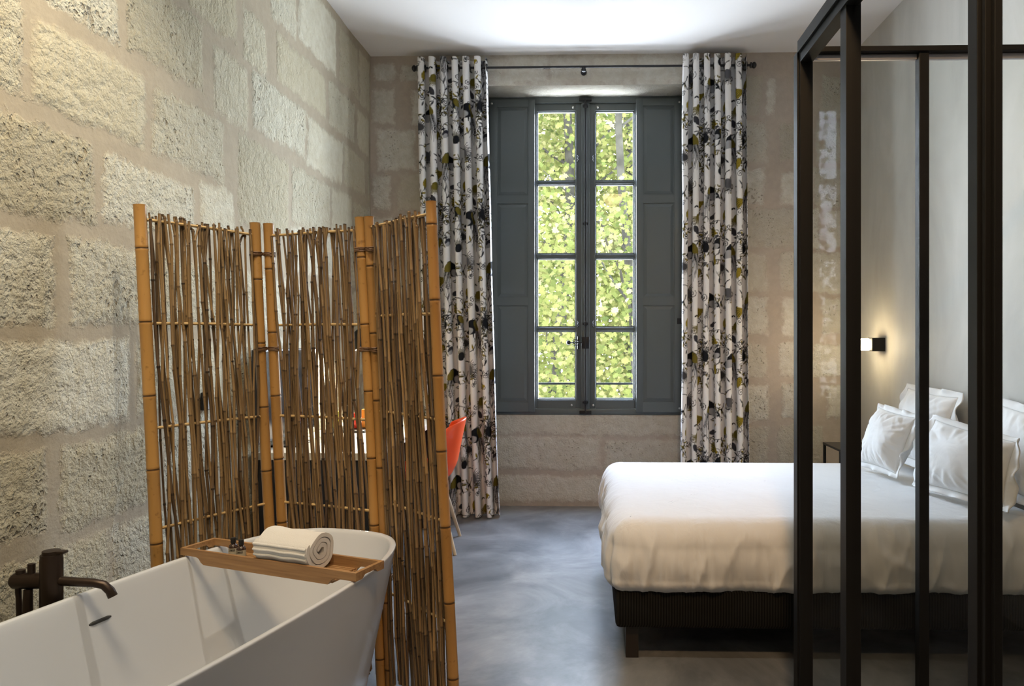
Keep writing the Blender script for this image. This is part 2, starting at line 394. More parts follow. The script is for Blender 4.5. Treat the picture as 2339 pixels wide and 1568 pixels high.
def stone_attrs(U, V, blocks, seed, warp=0.011):
    wu = U+(vnoise(U*6, V*6, seed)-0.5)*warp*2; wv = V+(vnoise(U*6+40, V*6, seed+1)-0.5)*warp*2
    sd = np.full(U.shape, -9.0); tone = np.full(U.shape, 0.5); pit = np.full(U.shape, 0.3); rs = np.random.RandomState(seed)
    for b in blocks:
        t, p = rs.rand(), 0.15+0.85*rs.rand()
        d = np.minimum(np.minimum(wu-b[0], b[1]-wu), np.minimum(wv-b[2], b[3]-wv))
        k = d > sd; sd = np.where(k, d, sd); tone = np.where(k, t, tone); pit = np.where(k, p, pit)
    return {'sd': np.maximum(sd, -0.2), 'tone': tone, 'pit': pit}
U, V = np.meshgrid(np.arange(0.9, YB+0.02, 0.013), np.linspace(0, H, 262), indexing='ij')
P = np.stack([np.full(U.shape, XL), U, V], 2)
AT = stone_attrs(U, V, LB, 11)
P[..., 0] += 0.003*np.clip(AT['sd']/0.03, 0, 1)+0.010*(vnoise(U*3, V*3, 5)-0.5)
AT['pit'] = np.clip(AT['pit']*1.2*np.clip(1.5-(U-1.6)/2.6, 0.55, 1.2), 0, 1)
def add_block_wall(name, parts, slabs, mat):
    """join several attributed grids and boxes into one wall mesh"""
    obs = []
    for PP, A in parts: obs.append(grid_object(name, PP, mat, A))
    for s_ in slabs:
        b = MB(); b.box(*s_); o = b.build(name, mat)
        for k, val in (('sd', 0.06), ('tone', 0.35), ('pit', 0.15)):
            a = o.data.attributes.new(k, 'FLOAT', 'POINT'); a.data.foreach_set('value', [val]*len(o.data.vertices))
        obs.append(o)
    V_, F_, A_ = [], [], {'sd': [], 'tone': [], 'pit': []}; off = 0
    me = bpy.data.meshes.new(name)
    for o in obs:
        m = o.data; n = len(m.vertices); v = np.empty(n*3, np.float32); m.vertices.foreach_get('co', v); V_.append(v)
        f = np.empty(len(m.loops), np.int32); m.loops.foreach_get('vertex_index', f); F_.append(f+off); off += n
        for k in A_:
            a = np.empty(n, np.float32); m.attributes[k].data.foreach_get('value', a); A_[k].append(a)
    V_ = np.concatenate(V_); F_ = np.concatenate(F_)
    me.vertices.add(off); me.vertices.foreach_set('co', V_); me.loops.add(len(F_)); me.loops.foreach_set('vertex_index', F_)
    nf = len(F_)//4; me.polygons.add(nf); me.polygons.foreach_set('loop_start', np.arange(0, nf*4, 4, dtype=np.int32)); me.polygons.foreach_set('loop_total', np.full(nf, 4, np.int32))
    me.update(calc_edges=True); me.validate()
    for k in A_:
        at = me.attributes.new(k, 'FLOAT', 'POINT'); at.data.foreach_set('value', np.concatenate(A_[k]))
    me.materials.append(mat)
    for o in obs:
        m = o.data; bpy.data.objects.remove(o); bpy.data.meshes.remove(m)
    o = bpy.data.objects.new(name, me); COL.objects.link(o); return tag(o, kind='structure')
add_block_wall('wall_left', [(P, AT)], [(XL-0.3, XL-0.02, YF-0.2, YB+0.5, 0, H), (XL-0.05, XL, YF, 0.9, 0, H)], M['stone'])

BB = [(1.10,1.26,2.90,3.20),(1.30,1.36,2.92,3.18),(1.50,1.60,2.89,3.2),(1.69,1.93,2.88,3.2),
 (1.05,1.30,2.57,2.86),(1.39,1.60,2.57,2.86),(1.66,1.69,2.57,2.86),(1.71,1.93,2.57,2.86),
 (1.00,1.28,2.26,2.53),(1.40,1.55,2.26,2.49),(1.62,1.93,2.25,2.53),
 (1.10,1.52,1.95,2.23),(1.56,1.68,1.95,2.23),(1.72,1.93,1.95,2.23),
 (1.00,1.30,1.62,1.91),(1.39,1.52,1.63,1.92),(1.60,1.93,1.62,1.92),
 (1.05,1.31,1.32,1.59),(1.41,1.58,1.31,1.6),(1.69,1.93,1.32,1.58),
 (1.05,1.30,1.01,1.25),(1.39,1.60,1.01,1.27),(1.63,1.93,1.01,1.25),
 (1.05,1.30,0.69,0.95),(1.40,1.58,0.70,0.96),(1.73,1.93,0.70,0.95),
 (1.05,1.31,0.36,0.65),(1.38,1.70,0.36,0.65),(0.80,1.5,0.03,0.31),
 (-1.58,-1.42,3.18,3.31),(-1.38,-1.22,3.18,3.31),(-1.59,-1.43,2.87,3.12),(-1.56,-1.27,2.53,2.83),(-1.22,-0.95,2.53,2.83),(-1.59,-1.46,2.25,2.50),(-1.40,-1.2,2.24,2.5),(-1.3,-0.9,2.87,3.12)]
BB = BB + fill_rows([], [(0.03,0.31),(0.36,0.65),(0.70,0.95),(1.01,1.26),(1.32,1.59),(1.64,1.91),(1.95,2.2)], -1.6, NX0, (0.2, 0.4))
LINT = [(-1.0,-0.62,3.16,3.36),(-0.60,-0.30,3.16,3.36),(-0.29,0.02,3.16,3.36),(0.03,0.35,3.16,3.36),(0.36,0.70,3.16,3.36),(0.71,0.98,3.05,3.33)]
g = 0.013; parts = []
def bgrid(x0, x1, z0, z1, y, blocks, seed, lift=0.003):
    nx = max(2, int((x1-x0)/g)); nz = max(2, int((z1-z0)/g))
    U, V = np.meshgrid(np.linspace(x0, x1, nx), np.linspace(z0, z1, nz), indexing='ij')
    A = stone_attrs(U, V, blocks, seed); P = np.stack([U, np.full(U.shape, y), V], 2)
    P[..., 1] -= lift*np.clip(A['sd']/0.02, 0, 1); return P, A
parts.append(bgrid(XL, NX0, 0, H, YB, BB+LINT, 21)); parts.append(bgrid(NX1, XR, 0, H, YB, BB+LINT, 21))
Pl, Al = bgrid(NX0, NX1, NZ1, H, YB, LINT, 23, 0.002); Al['sd'] = np.maximum(Al['sd'], 0.012); Al['pit'] *= 0.3; Al['tone'] = Al['tone']*0.4+0.3
parts.append((Pl, Al))
AP = [(-0.90,0.80,0.545,0.71),(-0.90,0.085,0.285,0.53),(0.115,0.80,0.275,0.51),(-0.9,0.10,0.03,0.235),(0.13,0.8,0.03,0.24)]
Pl, Al = bgrid(NX0, NX1, 0, 0.70, YN, AP, 27); Al['pit'] *= 0.6; Al['tone'] = Al['tone']*0.4+0.25; parts.append((Pl, Al))
add_block_wall('wall_back', parts, [(XL-0.3, NX0, YB+0.012, YN+0.2, 0, H), (NX1, XR+0.3, YB+0.012, YN+0.2, 0, H),
    (NX0, NX1, YB+0.006, YN+0.2, NZ1, H), (NX0, NX1, YN+0.008, YN+0.2, 0, 0.70)], M['stone_back'])

# ------------------------------------------------------------------ window
CX = -0.0245
win = MB(); yw = 5.715
win.box(NX0+.005, NX1-.005, yw-.010, yw+.06, 3.095, 3.142, bev=.003)      # head
win.box(NX0+.005, NX1-.005, yw-.010, yw+.06, 0.703, 0.745, bev=.003)      # sill rail
win.box(NX0+.005, NX0+.045, yw-.008, yw+.06, 0.745, 3.095, bev=.003)
win.box(NX1-.045, NX1-.005, yw-.008, yw+.06, 0.745, 3.095, bev=.003)
w1 = tag(win.build('window_1', M['grey_paint'], smooth=30), kind='structure')
zs = [0.813, 1.344, 1.374, 1.904, 1.938, 2.475, 2.500, 3.039]
for x0, x1, gx0, gx1 in ((-0.755, CX-0.004, -0.398, -0.099), (CX+0.004, 0.705, 0.052, 0.350)):
    c = MB(); y0, y1 = yw+.006, yw+.050
    c.box(x0, gx0, y0, y1, 0.748, 3.092, bev=.004); c.box(gx1, x1, y0, y1, 0.748, 3.092, bev=.004)
    c.box(gx0, gx1, y0, y1, 0.748, zs[0]); c.box(gx0, gx1, y0, y1, zs[7], 3.092)
    for a, b in ((1, 2), (3, 4), (5, 6)): c.box(gx0, gx1, y0+.002, y1, zs[a], zs[b], bev=.003)
    # glazing bead around each light
    for a in (0, 2, 4, 6):
        z0, z1 = zs[a], zs[a+1]
        for bx in ((gx0, gx0+.008, z0, z1), (gx1-.008, gx1, z0, z1)): c.box(bx[0], bx[1], y0+.012, y1-.008, bx[2], bx[3])
        c.box(gx0, gx1, y0+.012, y1-.008, z0, z0+.008); c.box(gx0, gx1, y0+.012, y1-.008, z1-.008, z1)
    # raised moulding around the lights
    for bx in ((gx0-.016, gx0-.006), (gx1+.006, gx1+.016)): c.box(bx[0], bx[1], y0-.004, y0+.002, zs[0]-.01, zs[7]+.01)
    co = c.build('casement', M['grey_paint'], w1, smooth=30)
    gl = MB(); gl.box(gx0, gx1, y0+.020, y0+.024, zs[0], zs[7]); gl.build('glass_pane', M['window_glass'], co)
cm = MB(); cm.box(CX-.032, CX+.032, yw-.014, yw+.008, .748, 3.092, bev=.005); cm.box(CX-.018, CX+.018, yw-.020, yw-.012, .748, 3.092, bev=.003)
cm.build('centre_strip', M['grey_paint'], w1, smooth=30)
es = MB(); yr = yw-.034
es.tube([(CX, yr, .72), (CX, yr, 3.11)], .0065, 8)
for z, hw in ((3.118, .048), (.722, .046)): es.box(CX-hw, CX+hw, yr+.004, yr+.02, z-.014, z+.014, bev=.003)
for z in (3.065, 2.165, 0.80, 1.40):
    es.box(CX-.022, CX+.022, yr-.004, yr+.018, z-.010, z+.010, bev=.003); es.lathe([(0,-.02),(.011,-.016),(.013,0),(.011,.016),(0,.02)], Matrix.Translation((CX, yr, z)), 10)
es.box(CX-.030, CX+.030, yr-.003, yr+.018, 1.21, 1.30, bev=.003)
es.build('espagnolette_bolt', M['black_iron'], w1, smooth=35)
hd = MB(); zc = 1.256
hd.box(CX-.060, CX-.045, yr-.004, yr+.012, 1.205, 1.305, bev=.003)
hd.lathe([(0,-.018),(.012,-.014),(.018,0),(.012,.014),(0,.018)], Matrix.Translation((CX-.128, yr-.022, zc)), 14)
hd.tube([(CX-.115, yr-.022, zc), (CX-.095, yr-.02, zc)], .005, 8)
for sgn in (1, -1):
    hd.tube([(CX-.045, yr-.006, zc), (CX-.062, yr-.012, zc+sgn*.020), (CX-.085, yr-.02, zc+sgn*.024), (CX-.100, yr-.022, zc+sgn*.014), (CX-.090, yr-.022, zc+sgn*.005), (CX-.080, yr-.02, zc+sgn*.012)], .0035, 6)
hd.tube([(CX-.100, yr-.022, zc), (CX-.02, yr-.004, zc)], .0045, 8)
hd.build('window_handle', M['black_iron'], w1, smooth=40)
for sx in (-1, 1):
    for z in (2.67, 1.40):
        l_ = MB(); x = CX+sx*.057
        l_.tube([(x+sx*.004, yw-.004, z-.025), (x-sx*.004, yw-.012, z-.012), (x, yw-.016, z), (x-sx*.004, yw-.012, z+.012), (x+sx*.004, yw-.004, z+.025)], .0035, 6)
        l_.build('shutter_catch', M['black_iron'], w1, smooth=True)
for x, z in ((-.12, 3.065), (.070, 3.065), (-.13, .775), (.035, .775)):
    s_ = MB(); s_.lathe([(0, .006), (.006, .005), (.009, 0)], Matrix.Translation((x, yw+.002, z)) @ Matrix.Rotation(PI/2, 4, 'X'), 12); s_.build('screw_cap', M['steel'], w1, smooth=True)
def shutter(x0, x1, side, label):
    s_ = MB(); y0, y1 = yw-.038, yw-.012; z0, z1 = .727, 3.116 if side < 0 else 3.116
    px0, px1 = x0+.052, x1-.050; pz = [(z0+.075, 1.54), (1.60, 2.32), (2.38, z1-.055)]
    # stiles and rails
    s_.box(x0, px0, y0, y1, z0, z1, bev=.002); s_.box(px1, x1, y0, y1, z0, z1, bev=.002)
    for a, b in ((z0, pz[0][0]), (pz[0][1], pz[1][0]), (pz[1][1], pz[2][0]), (pz[2][1], z1)): s_.box(px0-.001, px1+.001, y0+.0003, y1, a, b)
    o = s_.build('window_shutter', M['grey_paint'], smooth=30); tag(o, label, 'shutter')
    for a, b in pz:
        p = MB(); p.box(px0-.004, px1+.004, y0+.009, y1-.002, a-.004, b+.004)
        # raised field with sloping border
        q = .030; f0 = [(px0+.008, a+.008), (px1-.008, a+.008), (px1-.008, b-.008), (px0+.008, b-.008)]; f1 = [(px0+q, a+q), (px1-q, a+q), (px1-q, b-q), (px0+q, b-q)]
        vs = [Vector((u_, y0+.009, v_)) for u_, v_ in f0]+[Vector((u_, y0+.003, v_)) for u_, v_ in f1]
        p.add(vs, [(0,1,5,4),(1,2,6,5),(2,3,7,6),(3,0,4,7),(4,5,6,7)])
        p.build('shutter_panel', M['grey_paint'], o)
    hx = x0+.012 if side < 0 else x1-.012
    for z in (2.66, 1.42):
        h = MB(); h.box(hx-.018, hx+.018, y0-.003, y0+.002, z-.022, z+.022); h.tube([(hx+side*.02, y0-.004, z-.02), (hx+side*.02, y0-.004, z+.02)], .004, 8); h.build('hinge', M['grey_paint'] if z > 2 else M['black_iron'], o)
    k = MB(); k.lathe([(0, .005), (.006, .004), (.008, 0)], Matrix.Translation((hx, y0, z1-.03)) @ Matrix.Rotation(PI/2, 4, 'X'), 12); k.build('screw_cap', M['steel'], o, smooth=True)
    k = MB(); k.lathe([(0, .005), (.006, .004), (.008, 0)], Matrix.Translation((hx, y0, z0+.03)) @ Matrix.Rotation(PI/2, 4, 'X'), 12); k.build('screw_cap', M['steel'], o, smooth=True)
shutter(-.752, -.412, -1, 'grey panelled wooden shutter beside the patterned curtain nearer the bamboo screen')
shutter(.362, .702, 1, 'grey panelled wooden shutter beside the patterned curtain nearer the bed')
st = MB(); xs_, zs_ = -.306, 3.265
st.tube([(xs_-.02, YB-.002, zs_), (xs_-.02, YB-.014, zs_), (xs_+.02, YB-.014, zs_+.002), (xs_+.02, YB-.002, zs_+.002)], .003, 6)
tag(st.build('wall_staple', M['black_iron'], smooth=True), 'small rusty iron staple set in the stone lintel above the window', 'staple')
rl = MB()
for z in (.922, .80): rl.box(NX0, NX1, 6.0, 6.02, z-.008, z+.008)
for x in (NX0+.02, NX1-.02): rl.box(x-.012, x+.012, 6.0, 6.02, .68, .95)
for x in (NX0+.02, NX1-.02): rl.box(x-.012, x+.012, 5.90, 6.0, .80, .82)
tag(rl.build('balcony_rail', M['black_iron']), 'dark horizontal metal guard rail outside the window above the sill', 'railing')

# ------------------------------------------------------------------ trees outside
def leaf_verts(c, s, nrm, rot, r):
    pts = []; prof = [(0, -.25), (.22, -.38), (.30, -.12), (.58, -.05), (.38, .18), (.34, .42), (.14, .38), (0, .72), (-.14, .38), (-.34, .42), (-.38, .18), (-.58, -.05), (-.30, -.12), (-.22, -.38)]
    a = nrm.orthogonal().normalized(); b = nrm.cross(a); cr, sr = math.cos(rot), math.sin(rot)
    for x, y in prof:
        X, Y = x*cr-y*sr, x*sr+y*cr; pts.append(c+(a*X+b*Y)*s+nrm*(0.18*s*abs(x)))
    return pts
def tree(label, x, y, lean, rad, xr, yr_, zr, nleaf, seed, lsize):
    r = random.Random(seed); t = empty('plane_tree', (x, y, -5.0), label, 'tree', 'plane trees outside the window')
    tk = MB(); pts = []; rd = []
    for i in range(14):
        z = i*0.95; pts.append((lean*z+math.sin(i*.8+seed)*.10, math.cos(i*.6+seed)*.08, z)); rd.append(rad*(1-.045*i))
    tk.tube(pts, rd, 12); tk.build('trunk', M['bark'], t, smooth=True)
    for k in range(10):
        i = r.randint(5, 12); p = Vector(pts[i]); a = r.uniform(0, 2*PI); q = [p]; dr = Vector((math.cos(a), math.sin(a)*.5, r.uniform(.5, 1.1))).normalized()
        for j in range(5): q.append(q[-1]+dr*.38+Vector((r.uniform(-.12, .12), r.uniform(-.12, .12), r.uniform(-.06, .12))))
        b = MB(); b.tube(q, [rd[i]*.42*(1-.16*j) for j in range(6)], 7); b.build('branch', M['bark'], t, smooth=True)
    f = MB(); loc = Vector((x, y, -5.0))
    clumps = [(r.uniform(*xr), r.uniform(*yr_), r.uniform(*zr)) for _ in range(int(nleaf/28))]
    for cx, cy, cz in clumps:
        ct = r.gauss(.5, .16)
        for _ in range(28):
            c = Vector((cx+r.gauss(0, .26), cy+r.gauss(0, .26), cz+r.gauss(0, .30)))-loc
            nr = Vector((r.gauss(0, .5), -1+r.gauss(0, .6), .5+r.gauss(0, .6))).normalized(); f.tone = max(0, min(1, ct+r.gauss(0, .2)))
            p = leaf_verts(c, lsize*r.uniform(.7, 1.25), nr, r.uniform(0, 2*PI), r)
            f.add(p, [tuple(range(14))])
    me = bpy.data.meshes.new('foliage'); me.from_pydata([tuple(p) for p in f.v], [], f.f)
    a = me.attributes.new('tone', 'FLOAT', 'POINT'); a.data.foreach_set('value', f.t); me.materials.append(M['leaf'])
    o = bpy.data.objects.new('foliage', me); COL.objects.link(o); o.parent = t; o['kind'] = 'stuff'
tree('nearest plane tree outside, leaves filling the lower panes of the window', 0.75, 11.5, -.02, .10, (-2.2, 2.2), (9.5, 11.5), (-2.0, 3.2), 7500, 3, .080)
tree('plane tree with mottled trunk showing through the panes on the handle side of the window', -.75, 13.8, .035, .15, (-2.6, 1.6), (12.2, 15), (-2.5, 6.5), 13000, 7, .088)
tree('plane tree with thin leaning trunk behind the window panes nearer the bed', 1.1, 16.2, -.03, .13, (-1.5, 3.2), (14, 17), (-3, 7.5), 16000, 12, .105)
tree('farthest plane tree outside, its upright grey trunk half hidden by leaves', -.4, 19, .02, .17, (-3.5, 3.5), (18, 22), (-4, 9.5), 19000, 19, .18)

# ------------------------------------------------------------------ curtains
pt = 0.0033
TW, TH = 182, 200
def paint_tile():
    img = np.full((TW, TH, 3), 0.80); img[...] = (0.82, 0.81, 0.81)
    X, Y = np.meshgrid(np.arange(TW)*pt, np.arange(TH)*pt, indexing='ij'); w, h = TW*pt, TH*pt
    K = (.012, .013, .017); G = (.10, .10, .11); LG = (.36, .36, .38); O = (.36, .27, .025); OD = (.15, .12, .02); OR = (.22, .10, .02)
    wx = lambda c: (X-c+w/2) % w-w/2
    wy = lambda c: (Y-c+h/2) % h-h/2
    def put(d, col, a=1.0, ew=0.0):
        m = np.clip(.5-(d-ew)/pt, 0, 1)[..., None]*a; img[...] = img*(1-m)+np.array(col)*m
    def ell(cx, cy, a, b, rot, col, al=1.0):
        dx, dy = wx(cx), wy(cy); c, s = math.cos(rot), math.sin(rot); u = dx*c+dy*s; v = -dx*s+dy*c
        q = np.sqrt((u/a)**2+(v/b)**2); put((q-1)*min(a, b), col, al)
    def seg(x0, y0, x1, y1, w0, w1, col, al=1.0):
        ex, ey = x1-x0, y1-y0; L = ex*ex+ey*ey+1e-12; dx, dy = wx((x0+x1)/2)+ex/2, wy((y0+y1)/2)+ey/2
        t = np.clip((dx*ex+dy*ey)/L, 0, 1); d = np.hypot(dx-t*ex, dy-t*ey); put(d-(w0+(w1-w0)*t), col, al, .0009)
    def line(pts, wd, col, al=1.0, taper=False):
        n = len(pts)-1
        for i in range(n):
            a = wd*(1-.8*i/n) if taper else wd; b = wd*(1-.8*(i+1)/n) if taper else wd
            seg(*pts[i], *pts[i+1], a, b, col, al)
    def spiral(cx, cy, r, ph, sg, wd=.0011, turns=1.6):
        line([(cx+r*(1-i/16)*math.cos(ph+sg*i/16*turns*2*PI), cy+r*(1-i/16)*math.sin(ph+sg*i/16*turns*2*PI)) for i in range(15)], wd, K, .9)
    def leaf(cx, cy, L, a, col): ell(cx, cy, L, L*.30, a, col); seg(cx-L*math.cos(a), cy-L*math.sin(a), cx+L*math.cos(a), cy+L*math.sin(a), .0007, .0004, K, .8)
    def twig(x, y, a, L, r, leaves=True):
        pts = []; aa = a; sg = r.choice((-1, 1))
        for i in range(9):
            pts.append((x, y)); x += math.cos(aa)*L/8; y += math.sin(aa)*L/8; aa += sg*.26
            if leaves and i % 2 == 1:
                la = aa+r.choice((-1, 1))*.9; leaf(x+math.cos(la)*.012, y+math.sin(la)*.012, r.uniform(.012, .019), la, r.choice((K, G, OD, O)))
        line(pts, .0018, K, .95, True); return x, y
    r = random.Random(8)
    for _ in range(64): spiral(r.uniform(0, w), r.uniform(0, h), r.uniform(.012, .027), r.uniform(0, 6.3), r.choice((-1, 1)))
    for _ in range(38): twig(r.uniform(0, w), r.uniform(0, h), r.uniform(0, 6.3), r.uniform(.09, .18), r)
    def fan(cx, cy, R, a, core=K, spread=2.6, n=15, col=K):
        for i in range(n):
            q = a+(i/(n-1)-.5)*spread; R2 = R*r.uniform(.8, 1.05); line([(cx+math.cos(q)*R*.2, cy+math.sin(q)*R*.2), (cx+math.cos(q+.05)*R2*.7, cy+math.sin(q+.05)*R2*.7), (cx+math.cos(q-.05)*R2, cy+math.sin(q-.05)*R2)], .0026, col, .9, True)
        ell(cx, cy, R*.45, R*.36, a, core)
    def pine(cx, cy, a, s=1):
        s *= .85
        ell(cx, cy, .036*s, .020*s, a, OD); ell(cx, cy, .034*s, .018*s, a, O)
        for i in range(-3, 4):
            for j in range(-2, 3):
                u, v = i*.010*s, j*.008*s+(i % 2)*.004*s
                if (u/.034/s)**2+(v/.018/s)**2 < 1: ell(cx+u*math.cos(a)-v*math.sin(a), cy+u*math.sin(a)+v*math.cos(a), .0032*s, .0018*s, a, K, .85)
    def wing(cx, cy, a, s=1):
        for i in range(9):
            q = a+(i/8-.5)*1.1; L = .07*s*(1-.04*abs(i-3)); seg(cx, cy, cx+math.cos(q)*L, cy+math.sin(q)*L, .0062*s, .003*s, (O, OD)[i % 2])
            seg(cx, cy, cx+math.cos(q)*L, cy+math.sin(q)*L, .0008, .0005, K, .8)
    def bird(cx, cy, f, s=1.0):
        # crested bird: black mantle, pale grey face, hanging tail of fine feathers
        ell(cx, cy, .044*s, .030*s, f*.5+PI/2*0, K); ell(cx-f*.030*s, cy-.020*s, .034*s, .017*s, f*.25, LG)
        ell(cx-f*.052*s, cy-.018*s, .013*s, .011*s, 0, LG); line([(cx-f*.062*s, cy-.014*s), (cx-f*.071*s, cy-.024*s), (cx-f*.064*s, cy-.030*s)], .0035*s, K)
        ell(cx-f*.052*s, cy-.016*s, .0032*s, .0032*s, 0, K); ell(cx+f*.030*s, cy+.004*s, .030*s, .017*s, -f*.9, OD)
        for i in range(8):
            x = cx+f*(.020+.005*i)*s; line([(x, cy-.02*s), (x+f*.012*s, cy-.065*s), (x+f*(.004*i-.012)*s, cy-(.12+.008*(i % 3))*s)], .0024*s, (G, LG, K)[i % 3], .9, True)
    bird(.14, .50, 1, 1.4); bird(.44, .20, -1, 1.4); bird(.54, .54, 1, 1.0); fan(.34, .52, .085, 2.4, K, 3.6, 19); fan(.10, .24, .075, -.5, (.09, .09, .10), 3.2, 17)
    pine(.26, .36, 1.2, 1.1); pine(.50, .44, 1.9, 1.05); pine(.05, .06, 1.4, .95); wing(.30, .14, 3.5, 1.1); wing(.52, .60, 2.7, 1.0)
    fan(.22, .04, .06, 4.2, OD, 2.2, 13, OD); fan(.56, .32, .06, 1.0, K, 2.5, 13, (.07, .065, .03)); ell(.40, .36, .028, .020, .6, (.03, .03, .04)); ell(.395, .345, .020, .012, .6, LG)
    ell(.20, .62, .030, .018, 2.2, (.04, .04, .05)); ell(.47, .05, .026, .015, .4, (.05, .05, .06)); fan(.02, .40, .055, 0, (.05, .05, .055), 6.2, 22)
    for _ in range(8):
        x, y, a = r.uniform(0, w), r.uniform(0, h), r.uniform(0, 6.3)
        for q in (-.9, .9): ell(x+math.cos(a+q)*.008, y+math.sin(a+q)*.008, .009, .0045, a+q, r.choice((G, OD, K)))
    for _ in range(16): leaf(r.uniform(0, w), r.uniform(0, h), r.uniform(.010, .018), r.uniform(0, 6.3), r.choice((K, OD, O, G)))
    return img
TILE = paint_tile()
YR = 5.37
def curtain(label, xt0, xt1, xb0, xb1, L, folds, seed, shift, ztop, puddle):
    ns = int(L/pt); nz = int(3.33/pt)
    S, Z = np.meshgrid(np.linspace(0, L, ns), np.linspace(0.008, ztop, nz), indexing='ij')
    h = np.clip(Z/ztop, 0, 1); k = S/L
    wob = (vnoise(k*3+7, h*2.2, seed)-.5)*0.10*(1-h)+(vnoise(k*9, h*5, seed+1)-.5)*.05*(1-h)
    ph = 2*PI*folds*(k+wob*.35)
    xt = xt0+(xt1-xt0)*k; xb = xb0+(xb1-xb0)*k
    X = xb+(xt-xb)*h**0.75
    amp = (.043+.016*vnoise(k*folds, h*1.5, seed+2)+.006*(1-h))
    Y = YR-amp*np.sin(ph+.6)-.006*(vnoise(k*20, h*9, seed+3)-.5)
    X = X-.010*np.sin(2*ph+1.0)*(0.7+.5*h)+.006*(vnoise(k*6, h*6, seed+4)-.5)
    # soft break where the hem meets the floor
    hem = np.clip((puddle-Z)/max(puddle, 1e-3), 0, 1) if puddle else 0
    Y = Y-.03*hem**2*vnoise(k*5, h*0, seed+6)
    iz = ((Z+shift)/pt/1.18).astype(int) % TH; ix = (S/pt/1.18).astype(int) % TW
    cols = TILE[ix, iz]
    e = empty('curtain', ((xt0+xt1)/2, YR, 0), label, 'curtain')
    P = np.stack([X-(xt0+xt1)/2, Y-YR, Z], 2)
    o = grid_object('curtain_cloth', P, M['print'], parent=e, cols=cols)
    sm = o.modifiers.new('thick', 'SOLIDIFY'); sm.thickness = .0012
    zr_ = 3.250
    row = np.argmin(np.abs(Z[0]-zr_)); yy = Y[:, row]-YR
    for i in np.where(np.diff(np.sign(yy)) != 0)[0]:
        g_ = MB(); g_.torus((X[i, row]-(xt0+xt1)/2, 0, zr_), .024, .005, 'X', 18, 6); g_.build('eyelet', M['rod'], e, smooth=True)
curtain('patterned curtain with black and ochre birds behind the orange chair', -1.225, -.735, -1.16, -.630, 1.25, 6.0, 31, 0, 3.318, .25)
curtain('patterned curtain with black and ochre birds behind the bed', .680, 1.135, .662, 1.155, 1.2, 6.0, 57, .23, 3.322, 0)
rd = MB(); rd.tube([(-1.235, YR, 3.25), (1.155, YR, 3.25)], .0085, 12)
ro = rd.build('curtain_rod', M['rod'], smooth=True); tag(ro, 'thin black curtain rod spanning the stone lintel above the window', 'curtain rod')
for x, s_ in ((-1.235, -1), (1.155, 1)):
    f = MB(); f.lathe([(.010, 0), (.021, .004), (.021, .012), (.014, .016), (.023, .026), (.023, .036), (.012, .046), (0, .048)], Matrix.Translation((x, YR, 3.25)) @ Matrix.Rotation(s_*PI/2, 4, 'Y'), 16); f.build('finial', M['rod'], ro, smooth=40)
for x in (-1.20, -.036, 1.12):
    b = MB(); b.tube([(x, YR, 3.235), (x, YB-.006, 3.235)], .006, 8); b.lathe([(0, -.018), (.014, -.012), (.018, 0), (.014, .012), (0, .018)], Matrix.Translation((x, YR-.004, 3.226)), 12)
    b.lathe([(.022, 0), (.022, .006)], Matrix.Translation((x, YB-.002, 3.235)) @ Matrix.Rotation(PI/2, 4, 'X'), 14); b.build('rod_bracket', M['rod'], ro, smooth=40)

# ------------------------------------------------------------------ glass partition of the shower
gp = empty('shower_partition', (.75, 2.6, 0), 'black steel framed glass shower partition standing in front of the bed', 'glass partition')
O_ = Vector((.75, 2.6, 0))
def part_box(name, mat, boxes, parent=gp, bev=.0015):
    b = MB()
    for q in boxes: b.box(q[0]-O_.x, q[1]-O_.x, q[2]-O_.y, q[3]-O_.y, q[4], q[5], bev=bev)
    return b.build(name, mat, parent)
ZT = 2.29
part_box('corner_post', M['black_frame'], [(.722, .765, 2.56, 2.632, 0, ZT), (.716, .724, 2.575, 2.620, 0, ZT-.01)])
part_box('mullion', M['black_frame'], [(.729, .771, 2.127, 2.177, 0, ZT)])
part_box('mullion', M['black_frame'], [(.729, .771, 1.416, 1.452, 0, ZT), (.735, .765, 1.40, 1.416, 0, ZT), (.745, .760, 1.386, 1.40, 0, ZT)])
part_box('mullion', M['black_frame'], [(1.131, 1.164, 2.575, 2.61, 0, ZT)])
part_box('top_rail', M['black_frame'], [(.712, .772, .2, 2.56, ZT-.02, ZT+.02), (.722, .766, .2, 2.56, ZT-.05, ZT-.02)])
part_box('top_rail', M['black_frame'], [(.765, 1.925, 2.565, 2.632, ZT-.014, ZT+.004)])
part_box('glazing_track', M['track'], [(.767, 1.13, 2.592, 2.606, ZT-.034, ZT-.014), (1.166, 1.925, 2.592, 2.606, ZT-.034, ZT-.014)])
part_box('glass_pane', M['shower_glass'], [(.765, 1.925, 2.596, 2.604, .02, ZT-.02)], bev=0)
part_box('glass_pane', M['door_glass'], [(.746, .754, 2.177, 2.562, .02, ZT-.03)], bev=0)
part_box('glass_pane', M['door_glass'], [(.746, .754, 1.452, 2.127, .02, ZT-.03)], bev=0)
part_box('bottom_rail', M['black_frame'], [(.765, 1.925, 2.585, 2.615, 0, .02)])

